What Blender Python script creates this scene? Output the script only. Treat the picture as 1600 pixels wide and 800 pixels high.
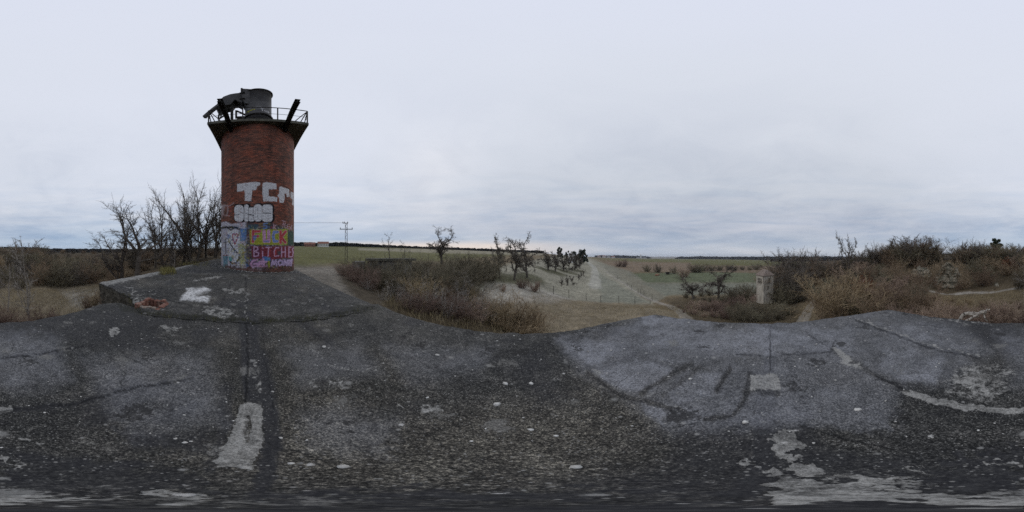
import bpy, bmesh, math, random
import numpy as np
from mathutils import Vector, Matrix, Quaternion

for o in list(bpy.data.objects):
    bpy.data.objects.remove(o)
scene = bpy.context.scene
COL = scene.collection
rad = math.radians

# ------------------------------------------------------------------ camera (full spherical panorama)
cam_d = bpy.data.cameras.new("camera")
cam_d.type = 'PANO'
cam_d.panorama_type = 'EQUIRECTANGULAR'
cam_d.clip_start = 0.02
cam_d.clip_end = 20000
cam = bpy.data.objects.new("camera", cam_d)
cam.location = (0, 0, 0)
cam.rotation_euler = (rad(90), 0, 0)
COL.objects.link(cam)
scene.camera = cam
scene.view_settings.view_transform = 'Standard'
scene.view_settings.look = 'None'
scene.view_settings.exposure = 0.0
scene.view_settings.gamma = 1.0
scene.view_settings.use_curve_mapping = False
scene.render.engine = 'CYCLES'
scene.cycles.max_bounces = 6
scene.cycles.use_denoising = False
scene.cycles.transparent_max_bounces = 8

SUN_EL, SUN_AZ = rad(32), rad(-28)          # azimuth clockwise from +Y

# ------------------------------------------------------------------ node helpers
class NT:
    def __init__(self, tree):
        self.t = tree; self.n = tree.nodes; self.l = tree.links
    def new(self, ty, **kw):
        nd = self.n.new(ty)
        for k, v in kw.items():
            setattr(nd, k, v)
        return nd
    def put(self, sock, v):
        if isinstance(v, bpy.types.NodeSocket):
            self.l.new(v, sock)
        elif v is not None:
            if isinstance(v, (tuple, list)) and len(v) == 3 and sock.type == 'RGBA':
                v = (*v, 1)
            sock.default_value = v
    def math(self, op, a, b=None, c=None, clamp=False):
        nd = self.new('ShaderNodeMath', operation=op, use_clamp=clamp)
        self.put(nd.inputs[0], a); self.put(nd.inputs[1], b)
        if c is not None: self.put(nd.inputs[2], c)
        return nd.outputs[0]
    def mix(self, f, a, b, mode='MIX'):
        nd = self.new('ShaderNodeMix', data_type='RGBA', blend_type=mode)
        self.put(nd.inputs[0], f); self.put(nd.inputs[6], a); self.put(nd.inputs[7], b)
        return nd.outputs[2]
    def ss(self, v, lo, hi):
        nd = self.new('ShaderNodeMapRange', interpolation_type='SMOOTHSTEP')
        self.put(nd.inputs[0], v); nd.inputs[1].default_value = lo; nd.inputs[2].default_value = hi
        return nd.outputs[0]
    def noise(self, vec, scale, detail=4, rough=0.55, dist=0.0):
        nd = self.new('ShaderNodeTexNoise')
        self.put(nd.inputs['Vector'], vec)
        nd.inputs['Scale'].default_value = scale; nd.inputs['Detail'].default_value = detail
        nd.inputs['Roughness'].default_value = rough; nd.inputs['Distortion'].default_value = dist
        return nd.outputs[0]
    def voro(self, vec, scale, feature='F1'):
        nd = self.new('ShaderNodeTexVoronoi', feature=feature)
        self.put(nd.inputs['Vector'], vec); nd.inputs['Scale'].default_value = scale
        return nd
    def vscale(self, vec, s):
        nd = self.new('ShaderNodeMapping')
        self.put(nd.inputs['Vector'], vec); nd.inputs['Scale'].default_value = s
        return nd.outputs[0]
    def ramp(self, f, stops, interp='LINEAR'):
        nd = self.new('ShaderNodeValToRGB'); cr = nd.color_ramp; cr.interpolation = interp
        while len(cr.elements) < len(stops): cr.elements.new(0.5)
        for e, (p, c) in zip(cr.elements, stops):
            e.position = p; e.color = (*c, 1) if len(c) == 3 else c
        self.put(nd.inputs[0], f)
        return nd.outputs[0]
    def attr(self, name):
        nd = self.new('ShaderNodeAttribute'); nd.attribute_name = name
        return nd
    def bump(self, h, strength, dist):
        nd = self.new('ShaderNodeBump'); self.put(nd.inputs['Height'], h)
        nd.inputs['Strength'].default_value = strength; nd.inputs['Distance'].default_value = dist
        return nd.outputs[0]

def new_mat(name):
    m = bpy.data.materials.new(name); m.use_nodes = True
    nt = NT(m.node_tree)
    b = m.node_tree.nodes['Principled BSDF']
    b.inputs['Roughness'].default_value = 0.9
    b.inputs['Specular IOR Level'].default_value = 0.2
    return m, nt, b

def srgb(r, g, b):
    f = lambda c: ((c / 255 + 0.055) / 1.055) ** 2.4 if c > 10 else c / 255 / 12.92
    return (f(r), f(g), f(b))

# ------------------------------------------------------------------ world: overcast evening sky
world = bpy.data.worlds.new("World"); scene.world = world
world.use_nodes = True
w = NT(world.node_tree)
for nd in list(w.n): w.n.remove(nd)
out = w.new('ShaderNodeOutputWorld')
sky = w.new('ShaderNodeTexSky', sky_type='NISHITA', sun_disc=False)
sky.sun_elevation = SUN_EL; sky.sun_rotation = SUN_AZ
bg_sky = w.new('ShaderNodeBackground'); bg_sky.inputs[1].default_value = 0.08
w.l.new(sky.outputs[0], bg_sky.inputs[0])
tc = w.new('ShaderNodeTexCoord')
nrm = w.new('ShaderNodeVectorMath', operation='NORMALIZE'); w.l.new(tc.outputs['Generated'], nrm.inputs[0])
D = nrm.outputs[0]
sep = w.new('ShaderNodeSeparateXYZ'); w.l.new(D, sep.inputs[0])
X, Y, Zz = sep.outputs
# cloud deck coordinates: direction projected on a flat layer
den = w.math('ADD', w.math('MAXIMUM', Zz, 0.0), 0.10)
cx = w.math('DIVIDE', X, den); cy = w.math('DIVIDE', Y, den)
cmb = w.new('ShaderNodeCombineXYZ'); w.put(cmb.inputs[0], cx); w.put(cmb.inputs[1], cy)
n1 = w.noise(cmb.outputs[0], 0.45, 5, 0.55, 0.6)
n2 = w.noise(w.vscale(cmb.outputs[0], (1, 1, 1)), 1.6, 6, 0.6, 0.8)
cl = w.math('ADD', w.math('MULTIPLY', n1, 0.65), w.math('MULTIPLY', n2, 0.35))
elr = w.math('DIVIDE', w.math('ARCSINE', Zz), math.pi / 2)           # 0 horizon .. 1 zenith
ang = w.math('ARCTAN2', X, Y)                                          # azimuth clockwise from +Y
# lit deck by elevation; wobble so bands are not level
wob = w.math('ADD', elr, w.math('MULTIPLY', w.math('SUBTRACT', cl, 0.5), 0.09))
deck = w.ramp(wob, [(0.0, srgb(196, 202, 212)), (0.05, srgb(172, 182, 198)), (0.11, srgb(181, 187, 200)), (0.25, srgb(196, 202, 212)),
                    (0.45, srgb(211, 216, 226)), (0.75, srgb(217, 222, 233)), (1.0, srgb(219, 224, 238))])
# the brighter side of the sky is to the left (tower) and behind
bright = w.math('MULTIPLY', w.math('SUBTRACT', 0.35, w.math('ADD', w.math('MULTIPLY', X, 0.75), w.math('MULTIPLY', Y, 0.35))), 0.5, clamp=True)
brightc = w.ramp(wob, [(0.0, srgb(188, 200, 214)), (0.06, srgb(168, 186, 208)), (0.14, srgb(200, 208, 221)), (0.25, srgb(212, 218, 230)), (0.6, srgb(220, 225, 238)), (1.0, srgb(219, 224, 238))])
deck = w.mix(w.math('MULTIPLY', bright, 1.9, clamp=True), deck, brightc)
# streaks and mottling
mott = w.ramp(cl, [(0.3, (0.82, 0.84, 0.88)), (0.5, (1.0, 1.0, 1.0)), (0.7, (1.07, 1.06, 1.06))])
mf = w.math('SUBTRACT', 1.0, w.ss(elr, 0.25, 0.8))
deck = w.mix(w.math('ADD', w.math('MULTIPLY', mf, 0.75), 0.15), deck, w.mix(1.0, deck, mott, 'MULTIPLY'))
hx = w.new('ShaderNodeCombineXYZ'); hl = w.math('SQRT', w.math('ADD', w.math('ADD', w.math('MULTIPLY', X, X), w.math('MULTIPLY', Y, Y)), 0.0001))
w.put(hx.inputs[0], w.math('MULTIPLY', w.math('DIVIDE', X, hl), 1.3)); w.put(hx.inputs[1], w.math('MULTIPLY', w.math('DIVIDE', Y, hl), 1.3)); w.put(hx.inputs[2], w.math('MULTIPLY', elr, 17.0))
n3 = w.noise(hx.outputs[0], 1.5, 6, 0.6, 0.5)
band = w.ramp(n3, [(0.34, (0.80, 0.86, 0.93)), (0.47, (0.96, 0.97, 0.99)), (0.56, (1.04, 1.03, 1.02)), (0.68, (1.16, 1.11, 1.07))])
deck = w.mix(w.math('SUBTRACT', 0.95, w.ss(elr, 0.03, 0.42)), deck, w.mix(1.0, deck, band, 'MULTIPLY'))
# warm gap above the horizon in the north-west
dwarm = w.math('ABSOLUTE', w.math('ADD', ang, 0.62))
warm_az = w.math('SUBTRACT', 1.0, w.ss(dwarm, 0.35, 1.35))
warm_el = w.math('SUBTRACT', 1.0, w.ss(w.math('ABSOLUTE', w.math('SUBTRACT', elr, 0.028)), 0.008, 0.04))
wf = w.math('MULTIPLY', w.math('MULTIPLY', warm_az, warm_el), w.math('ADD', 0.45, w.math('MULTIPLY', n2, 0.7)), clamp=True)
deck = w.mix(wf, deck, srgb(232, 216, 206))
bg_cl = w.new('ShaderNodeBackground'); w.put(bg_cl.inputs[0], deck); bg_cl.inputs[1].default_value = 1.08
mixs = w.new('ShaderNodeMixShader'); mixs.inputs[0].default_value = 0.93
w.l.new(bg_sky.outputs[0], mixs.inputs[1]); w.l.new(bg_cl.outputs[0], mixs.inputs[2])
w.l.new(mixs.outputs[0], out.inputs[0])

sun_d = bpy.data.lights.new("sun", 'SUN'); sun_d.energy = 0.5; sun_d.angle = rad(25); sun_d.color = (1, 0.95, 0.88)
sun = bpy.data.objects.new("sun", sun_d); COL.objects.link(sun)
sdir = Vector((math.sin(SUN_AZ) * math.cos(SUN_EL), math.cos(SUN_AZ) * math.cos(SUN_EL), math.sin(SUN_EL)))
sun.rotation_euler = sdir.to_track_quat('Z', 'Y').to_euler()

# ------------------------------------------------------------------ photo-bearing helpers: (bearing column, elevation row, distance) -> place
def AZ(x): return (x / 1600 - 0.5) * 2 * np.pi
def EL(y): return (400 - y) * np.pi / 800
def P(x, y, r):
    a, e = AZ(x), EL(y)
    return np.array((r * np.sin(a), r * np.cos(a), r * np.tan(e)))
def onplane(x, y, z):
    return P(x, y, z / np.tan(EL(y)))
def px_of(p):
    p = np.asarray(p, float)
    a = np.arctan2(p[..., 0], p[..., 1]); rr = np.hypot(p[..., 0], p[..., 1])
    return (a / (2 * np.pi) + 0.5) * 1600, 400 - np.arctan2(p[..., 2], rr) * 800 / np.pi

def hash2(ix, iy, seed):
    h = (ix * 374761393 + iy * 668265263 + seed * 1442695041) & 0x7fffffff
    h = (h ^ (h >> 13)) * 1274126177 & 0x7fffffff
    return ((h ^ (h >> 16)) & 0xffff) / 65535.0
def vnoise(x, y, seed=0):
    ix = np.floor(x).astype(np.int64); iy = np.floor(y).astype(np.int64)
    fx = x - ix; fy = y - iy
    fx = fx * fx * (3 - 2 * fx); fy = fy * fy * (3 - 2 * fy)
    a = hash2(ix, iy, seed); b = hash2(ix + 1, iy, seed); c = hash2(ix, iy + 1, seed); d = hash2(ix + 1, iy + 1, seed)
    return (a * (1 - fx) + b * fx) * (1 - fy) + (c * (1 - fx) + d * fx) * fy
def fbm(x, y, seed=0, oct=4):
    s = 0; amp = 0.5; tot = 0
    for k in range(oct):
        s = s + amp * vnoise(x * 2 ** k + 17.3 * k, y * 2 ** k - 9.1 * k, seed + k); tot += amp; amp *= 0.55
    return s / tot
def sst(v, lo, hi):
    t = np.clip((v - lo) / (hi - lo), 0, 1); return t * t * (3 - 2 * t)
def seg_dist(px, py, pts):
    best = np.full(np.shape(px), 1e9)
    for (ax, ay), (bx, by) in zip(pts[:-1], pts[1:]):
        dx, dy = bx - ax, by - ay; L2 = dx * dx + dy * dy + 1e-12
        t = np.clip(((px - ax) * dx + (py - ay) * dy) / L2, 0, 1)
        best = np.minimum(best, np.hypot(px - ax - t * dx, py - ay - t * dy))
    return best
def poly_sd(px, py, pts):
    d = seg_dist(px, py, list(pts) + [pts[0]])
    ins = np.zeros(np.shape(px), bool); n = len(pts)
    for i in range(n):
        ax, ay = pts[i]; bx, by = pts[(i + 1) % n]
        c = ((ay > py) != (by > py)) & (px < (bx - ax) * (py - ay) / (by - ay + 1e-12) + ax)
        ins ^= c
    return np.where(ins, -d, d)

# ------------------------------------------------------------------ mesh / object helpers
def np_mesh(name, V, quads=None, tris=None, smooth=False):
    me = bpy.data.meshes.new(name)
    V = np.asarray(V, np.float32).reshape(-1, 3)
    me.vertices.add(len(V)); me.vertices.foreach_set('co', V.ravel())
    loops = []; starts = []; tot = 0
    if quads is not None and len(quads):
        q = np.asarray(quads, np.int32).reshape(-1, 4)
        loops.append(q.ravel()); starts.append(np.arange(len(q)) * 4); tot = len(q) * 4
    if tris is not None and len(tris):
        t = np.asarray(tris, np.int32).reshape(-1, 3)
        loops.append(t.ravel()); starts.append(tot + np.arange(len(t)) * 3)
    L = np.concatenate(loops).astype(np.int32); S = np.concatenate(starts).astype(np.int32)
    me.loops.add(len(L)); me.loops.foreach_set('vertex_index', L)
    me.polygons.add(len(S)); me.polygons.foreach_set('loop_start', S)
    if smooth: me.polygons.foreach_set('use_smooth', np.ones(len(S), bool))
    me.update(calc_edges=True); me.validate()
    return me
def fattr(me, name, vals):
    a = me.attributes.new(name, 'FLOAT', 'POINT'); a.data.foreach_set('value', np.asarray(vals, np.float32).ravel())
def cattr(me, name, rgba):
    a = me.attributes.new(name, 'FLOAT_COLOR', 'POINT'); a.data.foreach_set('color', np.asarray(rgba, np.float32).ravel())
def link(name, me, mat=None, parent=None):
    o = bpy.data.objects.new(name, me); COL.objects.link(o)
    if mat is not None and not me.materials: me.materials.append(mat)
    if parent is not None: o.parent = parent
    return o
def tag(o, label=None, cat=None, group=None, kind=None):
    if label: o['label'] = label
    if cat: o['category'] = cat
    if group: o['group'] = group
    if kind: o['kind'] = kind
    return o
def empty(name, loc=(0, 0, 0), rz=0.0):
    o = bpy.data.objects.new(name, None); COL.objects.link(o); o.empty_display_size = 0.2
    o.location = tuple(float(c) for c in loc); o.rotation_euler = (0, 0, rz); return o
def grid_quads(n, m, wrap=False):
    i = np.arange(n - 1)[:, None]; jn = m if wrap else m - 1
    j = np.arange(jn)[None, :]; j2 = (j + 1) % m
    return np.stack([i * m + j, i * m + j2, (i + 1) * m + j2, (i + 1) * m + j], -1).reshape(-1, 4)

class MB:
    """collects boxes, bars, tubes and polygons for ONE mesh"""
    def __init__(self): self.V = []; self.F = []
    def add(self, vs, fs):
        b = len(self.V); self.V += [tuple(map(float, v)) for v in vs]; self.F += [tuple(b + i for i in f) for f in fs]; return self
    def box(self, lo, hi):
        (a, b, c), (d, e, f) = lo, hi
        return self.add([(a, b, c), (d, b, c), (d, e, c), (a, e, c), (a, b, f), (d, b, f), (d, e, f), (a, e, f)],
                        [(0, 3, 2, 1), (4, 5, 6, 7), (0, 1, 5, 4), (1, 2, 6, 5), (2, 3, 7, 6), (3, 0, 4, 7)])
    def bar(self, p, q, wx, wy=None, up=(0, 0, 1)):
        wy = wy or wx; p = Vector(p); q = Vector(q); d = (q - p).normalized(); u = Vector(up)
        if abs(d.dot(u)) > 0.98: u = Vector((1, 0, 0))
        s = d.cross(u).normalized(); t = s.cross(d).normalized()
        vs = [c + s * a * wx / 2 + t * b * wy / 2 for c in (p, q) for a, b in ((-1, -1), (1, -1), (1, 1), (-1, 1))]
        return self.add(vs, [(0, 3, 2, 1), (4, 5, 6, 7), (0, 1, 5, 4), (1, 2, 6, 5), (2, 3, 7, 6), (3, 0, 4, 7)])
    def tube(self, p, q, r0, r1=None, n=10, caps=True):
        r1 = r0 if r1 is None else r1; p = Vector(p); q = Vector(q); d = (q - p).normalized()
        u = Vector((0, 0, 1)) if abs(d.z) < 0.95 else Vector((1, 0, 0))
        s = d.cross(u).normalized(); t = s.cross(d)
        vs = [c + (s * math.cos(k * 2 * math.pi / n) + t * math.sin(k * 2 * math.pi / n)) * r for c, r in ((p, r0), (q, r1)) for k in range(n)]
        fs = [(k, (k + 1) % n, n + (k + 1) % n, n + k) for k in range(n)]
        if caps: fs += [tuple(range(n))[::-1], tuple(range(n, 2 * n))]
        return self.add(vs, fs)
    def prism(self, poly, off):
        n = len(poly); off = Vector(off); vs = [Vector(p) for p in poly] + [Vector(p) + off for p in poly]
        fs = [tuple(range(n))[::-1], tuple(range(n, 2 * n))] + [(k, (k + 1) % n, n + (k + 1) % n, n + k) for k in range(n)]
        return self.add(vs, fs)
    def lathe(self, prof, n=48, c=(0, 0), closed=False):
        vs = [(c[0] + r * math.cos(k * 2 * math.pi / n), c[1] + r * math.sin(k * 2 * math.pi / n), z) for r, z in prof for k in range(n)]
        m = len(prof)
        fs = [(i * n + k, i * n + (k + 1) % n, ((i + 1) % m) * n + (k + 1) % n, ((i + 1) % m) * n + k) for i in range(m if closed else m - 1) for k in range(n)]
        return self.add(vs, fs)
    def build(self, name, mat, parent=None, smooth=False, bevel=0):
        me = bpy.data.meshes.new(name); me.from_pydata(self.V, [], self.F)
        bm = bmesh.new(); bm.from_mesh(me); bmesh.ops.recalc_face_normals(bm, faces=bm.faces)
        if bevel: bmesh.ops.bevel(bm, geom=list(bm.edges), offset=bevel, segments=1, affect='EDGES', clamp_overlap=True)
        bm.to_mesh(me); bm.free()
        if smooth: me.polygons.foreach_set('use_smooth', np.ones(len(me.polygons), bool))
        return link(name, me, mat, parent)

# ------------------------------------------------------------------ terrain height: smooth surface through surveyed points (column, row, distance)
CTRL = """0 500 11;0 470 17;0 455 24;0 428 38;0 396 60;0 396 110;0 397 400
100 490 11;100 470 16;100 453 24;100 428 36;100 400 52;100 396 110;100 397 400
163 460 6.6;160 470 9.5;165 460 14;170 447 22;180 418 36;180 398 50;180 396 110;180 397 400
213 430 12;190 452 9.5;262 418 15;302 411 16;335 404 15;300 400 40;300 396 110;300 397 400
400 457 6;400 450 9;400 418 16;400 396 40;400 388 120;400 386 400
470 427 11.5;480 419 16;480 413 22;480 399 60;480 389 150;480 384.5 300;480 384 420
520 458 5.5;530 437 9;540 418 20;541 414 30;541 402 70;541 389 200;541 385 300;541 384.5 420
600 494 4.5;600 470 8;610 441 16;620 428 22;620 409 40;620 397 100;620 387.5 300;620 387 420
690 512 5;690 475 10;690 440 22;690 415 36;690 404 60;690 394 150;690 390 300;690 389 420
760 522 6;760 490 12;760 458 24;760 441 32;760 423 40;760 406 80;760 395 200;760 392.5 420
840 523 9;840 490 15;840 460 28;840 441 40;840 420 60;840 406 120;840 396 300;840 395.5 500
900 510 12;900 490 18;900 467 36;900 446 60;900 426 100;900 409 220;900 401 400;900 401 1500
960 505 13;960 474 36;960 450 60;960 430 105;960 415 200;960 406 500;960 403 2500
1020 500 15;1020 476 34;1020 455 60;1020 440 85;1020 425 150;1020 412 300;1020 404 2000
1080 505 16;1080 482 30;1080 463 50;1080 441 85;1080 424 160;1080 412 320;1080 406 900;1080 404 3000
1150 515 16;1150 490 27;1150 470 42;1150 446 80;1150 422 180;1150 411 350;1150 406 1000
1200 515 16;1200 492 27;1200 474 40;1200 450 75;1200 420 200;1200 407 1000
1260 510 17;1260 488 27;1270 468 42;1275 445 75;1260 414 250;1260 408 1000
1330 495 15;1330 470 25;1330 441 40;1330 412 60;1330 408 200;1330 407 1000
1400 490 14;1400 465 22;1400 436 38;1400 405 60;1400 401 150;1400 400 500
1480 495 12;1480 470 22;1480 458 31;1480 441 39;1480 408 54;1480 399 100;1480 397 400
1550 498 11.5;1550 470 18;1550 459 27;1550 432 42;1550 404 60;1550 398 120;1550 396 400"""
ctrl = [tuple(map(float, t.split())) for line in CTRL.split('\n') for t in line.split(';')]
for x in range(0, 1600, 160):
    ctrl.append((x, 399, 2500.0) if x < 880 else (x, 403, 4000.0))
    ctrl.append((x, 402.5, 9000.0))
K = 2.2
def emb(a, r):
    return np.stack([K * np.cos(a), K * np.sin(a), np.log(r)], -1)
ca = np.array([AZ(c[0]) for c in ctrl]); cr_ = np.array([c[2] for c in ctrl]); ct = np.array([math.tan(EL(c[1])) for c in ctrl])
for x in range(0, 1600, 100):           # the foot of the building
    ca = np.append(ca, AZ(x)); cr_ = np.append(cr_, 2.2)
    ct = np.append(ct, (-1.9 if 200 < x < 600 else -3.6) / 2.2)
CE = emb(ca, cr_)
A_ = np.linalg.norm(CE[:, None] - CE[None], axis=-1); nC = len(ca)
Pm = np.concatenate([np.ones((nC, 1)), CE], 1)
M_ = np.block([[A_ + 0 * np.eye(nC), Pm], [Pm.T, np.zeros((4, 4))]])
sol = np.linalg.solve(M_ + 1e-9 * np.eye(nC + 4), np.concatenate([ct, np.zeros(4)]))
def gz(x, y):
    x = np.atleast_1d(np.asarray(x, float)); y = np.atleast_1d(np.asarray(y, float))
    a = np.arctan2(x, y); r = np.maximum(np.hypot(x, y), 1.5)
    out = np.empty(x.size); E = emb(a.ravel(), r.ravel())
    for i in range(0, x.size, 20000):
        e = E[i:i + 20000]
        d = np.linalg.norm(e[:, None] - CE[None], axis=-1)
        out[i:i + 20000] = d @ sol[:nC] + sol[nC] + e @ sol[nC + 1:]
    z = out.reshape(x.shape) * r
    rough = np.clip(r / 400, 0.0, 0.25)
    z = z + (fbm(x * 0.35, y * 0.35, 5, 4) - 0.5) * (0.25 + rough * 0.5) * sst(r, 4, 12)
    return z
def ground(px, r):
    a = AZ(px); x, y = r * math.sin(a), r * math.cos(a)
    return Vector((x, y, float(gz(x, y)[0])))

nA, nR = 960, 250
aa = np.linspace(-np.pi, np.pi, nA, endpoint=False); rr = np.exp(np.linspace(math.log(1.6), math.log(9000), nR))
RR, AA = np.meshgrid(rr, aa, indexing='ij')
TX, TY = RR * np.sin(AA), RR * np.cos(AA)
TZ = gz(TX.ravel(), TY.ravel()).reshape(TX.shape)
pxx, pyy = px_of(np.stack([TX, TY, TZ], -1))

# ground cover colours (albedo)
C_dead = np.array((0.155, 0.122, 0.078)); C_brush = np.array((0.070, 0.055, 0.036)); C_field = np.array((0.112, 0.108, 0.048))
C_frost = np.array((0.275, 0.262, 0.208)); C_gravel = np.array((0.33, 0.31, 0.28)); C_green = np.array((0.112, 0.124, 0.076))
C_grey = np.array((0.175, 0.180, 0.145)); C_plough = np.array((0.165, 0.125, 0.090)); C_track = np.array((0.40, 0.37, 0.33)); C_mead = np.array((0.225, 0.190, 0.138))
col = np.empty(TX.shape + (3,)); col[:] = C_dead
nz = fbm(TX * 0.25, TY * 0.25, 11, 5); nzl = fbm(np.log(RR) * 9, AA * 20, 21, 4)
wx = pxx + (fbm(TX * 0.12, TY * 0.12, 3, 3) - 0.5) * 26 * np.clip(30 / RR, 0.1, 1); wy = pyy + (nz - 0.5) * 10 * np.clip(30 / RR, 0.05, 1)
def lay(mask, c):
    global col
    m = np.clip(mask, 0, 1)[..., None]; col = col * (1 - m) + np.asarray(c) * m
def zone(pts, c, soft=4.0, k=1.0, rlo=0, rhi=1e9):
    m = sst(-poly_sd(wx, wy, pts), -soft, soft) * k
    lay(np.where((RR >= rlo) & (RR <= rhi), m, 0), c)
def road(pts, width, c, k=1.0, wig=0.0):
    """pts: (column, distance) ; width in metres, laid on the ground"""
    q = [(ground(px, r).x, ground(px, r).y) for px, r in pts]
    d = seg_dist(TX + (nz - 0.5) * wig, TY + (nzl - 0.5) * wig, q)
    lay((1 - sst(d, width * 0.35, width * 0.62)) * k, c)
lay(np.where((pxx > 1285) | (pxx < 345), sst(RR, 24, 34), 0), C_brush)
lay(np.where((pxx > 175) & (pxx < 345), sst(RR, 12, 16), 0), C_brush)
lay(np.where((pxx > 1285) & (pxx < 1450), 1.0, 0) * sst(RR, 6, 10), C_brush)
zone([(440, 300), (1000, 300), (860, 393), (700, 407), (560, 413), (440, 416)], C_field, 3)
zone([(560, 391), (700, 396), (850, 399), (850, 393), (700, 389), (560, 388)], (0.25, 0.225, 0.17), 1.2, 0.8, 90)
zone([(440, 414), (560, 418), (600, 470), (600, 500), (500, 470)], C_gravel * .62, 5, 0.75)
zone([(520, 415), (700, 410), (760, 430), (770, 530), (600, 530)], C_brush, 8, 0.8)
zone([(720, 430), (800, 412), (900, 396), (925, 404), (960, 420), (1020, 476), (900, 470), (830, 460), (760, 470)], C_frost, 4, 0.9)
zone([(760, 445), (830, 446), (900, 470), (840, 480), (740, 470)], (0.36, 0.335, 0.295), 5, 0.7)
zone([(790, 470), (900, 472), (1030, 480), (1075, 500), (1060, 560), (760, 560)], C_mead, 5, 0.9)
zone([(935, 425), (1016, 474), (940, 473), (935, 440)], C_grey * 1.05, 3, 0.7)
zone([(925, 404), (1250, 404), (1250, 412), (1000, 409)], C_field * 1.1, 1.0, 0.9)
zone([(940, 409), (1090, 412), (1090, 425), (985, 424), (955, 416)], C_plough * 1.1, 1.5, 0.9)
zone([(1080, 408), (1260, 409), (1260, 416), (1080, 414)], C_field, 1.0, 0.9)
zone([(1090, 416), (1260, 416), (1260, 428), (1100, 424)], C_plough, 1.5, 0.9)
zone([(972, 427), (1110, 425), (1240, 428), (1240, 442), (1010, 442)], C_green, 1.6, 1)
zone([(930, 408), (985, 424), (1010, 442), (1045, 462), (1022, 474), (960, 430)], C_frost * .72, 2, 0.85)
zone([(1005, 442), (1240, 442), (1240, 458), (1040, 462)], C_grey, 2.5, 0.9)
zone([(1045, 470), (1250, 465), (1250, 530), (1085, 530)], C_brush, 6, 0.9)
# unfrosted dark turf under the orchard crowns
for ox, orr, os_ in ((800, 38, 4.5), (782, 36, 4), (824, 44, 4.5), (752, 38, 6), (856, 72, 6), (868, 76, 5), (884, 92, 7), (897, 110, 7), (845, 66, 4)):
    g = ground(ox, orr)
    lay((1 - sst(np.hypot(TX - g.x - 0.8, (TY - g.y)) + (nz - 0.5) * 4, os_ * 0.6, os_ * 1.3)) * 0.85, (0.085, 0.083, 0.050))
zone([(0, 440), (150, 440), (175, 470), (140, 520), (-40, 520)], C_mead * 0.85, 6, 0.8)
zone([(90, 455), (175, 450), (185, 470), (150, 486), (110, 478)], C_gravel * 0.85, 6, 0.75)
zone([(1440, 458), (1640, 455), (1640, 520), (1440, 520)], C_brush * 1.7, 6, 0.8)
road([(1440, 29.5), (1480, 29.5), (1520, 28.5), (1560, 27.5), (1599, 27), ], 1.6, C_track * 0.8, 0.8, 1.0)
road([(930, 60), (930, 110), (928, 160), (918, 250)], 5, (0.36, 0.35, 0.31), 0.7, 3)
for off in (-5, 5):
    road([(1075 + off, 17), (1062 + off, 24), (1046 + off * .7, 32), (1022 + off * .5, 40), (1000, 52), (975, 75), (952, 110), (934, 180), (920, 330)], 0.8, C_track * 0.8, 0.55, 0.5)
    road([(1252 + off, 18), (1258 + off, 24), (1268 + off * .8, 34), (1284 + off * .5, 50)], 0.8, C_track * 0.72, 0.6, 0.5)
col *= (0.72 + 0.56 * nz)[..., None]
pebx = fbm(TX * 3.2, TY * 3.2, 31, 3); col *= (0.75 + 0.5 * pebx)[..., None]

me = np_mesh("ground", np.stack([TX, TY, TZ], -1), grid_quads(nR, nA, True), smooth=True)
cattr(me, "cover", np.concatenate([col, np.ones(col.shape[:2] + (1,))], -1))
m_ground, nt, b = new_mat("ground_cover")
geo = nt.new('ShaderNodeNewGeometry'); pos = geo.outputs['Position']
base = nt.attr("cover").outputs['Color']
f1 = nt.noise(pos, 6.0, 6, 0.7); f2 = nt.noise(pos, 0.9, 5, 0.65); f3 = nt.noise(pos, 25, 3, 0.7)
g1 = nt.math('ADD', nt.math('MULTIPLY', f1, 0.9), nt.math('ADD', nt.math('MULTIPLY', f2, 0.5), nt.math('MULTIPLY', f3, 0.6)))
c1 = nt.mix(1.0, base, nt.ramp(nt.math('SUBTRACT', g1, 0.5), [(0.2, (0.35, 0.34, 0.32)), (0.5, (1, 1, 1)), (0.8, (1.75, 1.7, 1.6))]), 'MULTIPLY')
nt.put(b.inputs['Base Color'], c1)
nt.put(b.inputs['Normal'], nt.bump(g1, 0.7, 0.12))
b.inputs['Specular IOR Level'].default_value = 0.05
g_o = link("ground", me, m_ground); tag(g_o, "rolling winter ground of frosted meadows, fields and scrub", None, None, 'structure')

# ------------------------------------------------------------------ roof deck of the old building (the camera stands on it)
H = 1.0
OUT = [(0, 506), (50, 501), (100, 492), (125, 486), (162, 475), (189, 474), (223, 484), (320, 493), (385, 496), (470, 495), (589, 475), (620, 489), (660, 502), (700, 511), (740, 517), (780, 520),
       (840, 521), (880, 518), (920, 511), (960, 503), (1000, 495), (1025, 492), (1060, 497), (1100, 502), (1150, 505), (1200, 505), (1250, 503), (1300, 497), (1340, 491), (1388, 484), (1420, 490), (1460, 496), (1500, 500), (1550, 505), (1600, 506)]
nRA = 900
ra = np.linspace(-np.pi, np.pi, nRA, endpoint=False)
ox = np.array([o[0] for o in OUT]); oy = np.array([o[1] for o in OUT], float)
edge_y = np.interp((ra / (2 * np.pi) + 0.5) * 1600, ox, oy)
edge_r = H / np.tan(-EL(edge_y))
edge_r = edge_r + (fbm(ra * 14, ra * 0 + 3, 41, 4) - 0.5) * 0.07
fr = np.r_[0.0000005, np.exp(np.linspace(math.log(0.0015), math.log(1), 299))]
FR, RA = np.meshgrid(fr, ra, indexing='ij')
r_ = FR * edge_r[None, :]
RX, RY = r_ * np.sin(RA), r_ * np.cos(RA)
qx, qy = px_of(np.stack([RX, RY, np.full_like(RX, -H)], -1))
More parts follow.
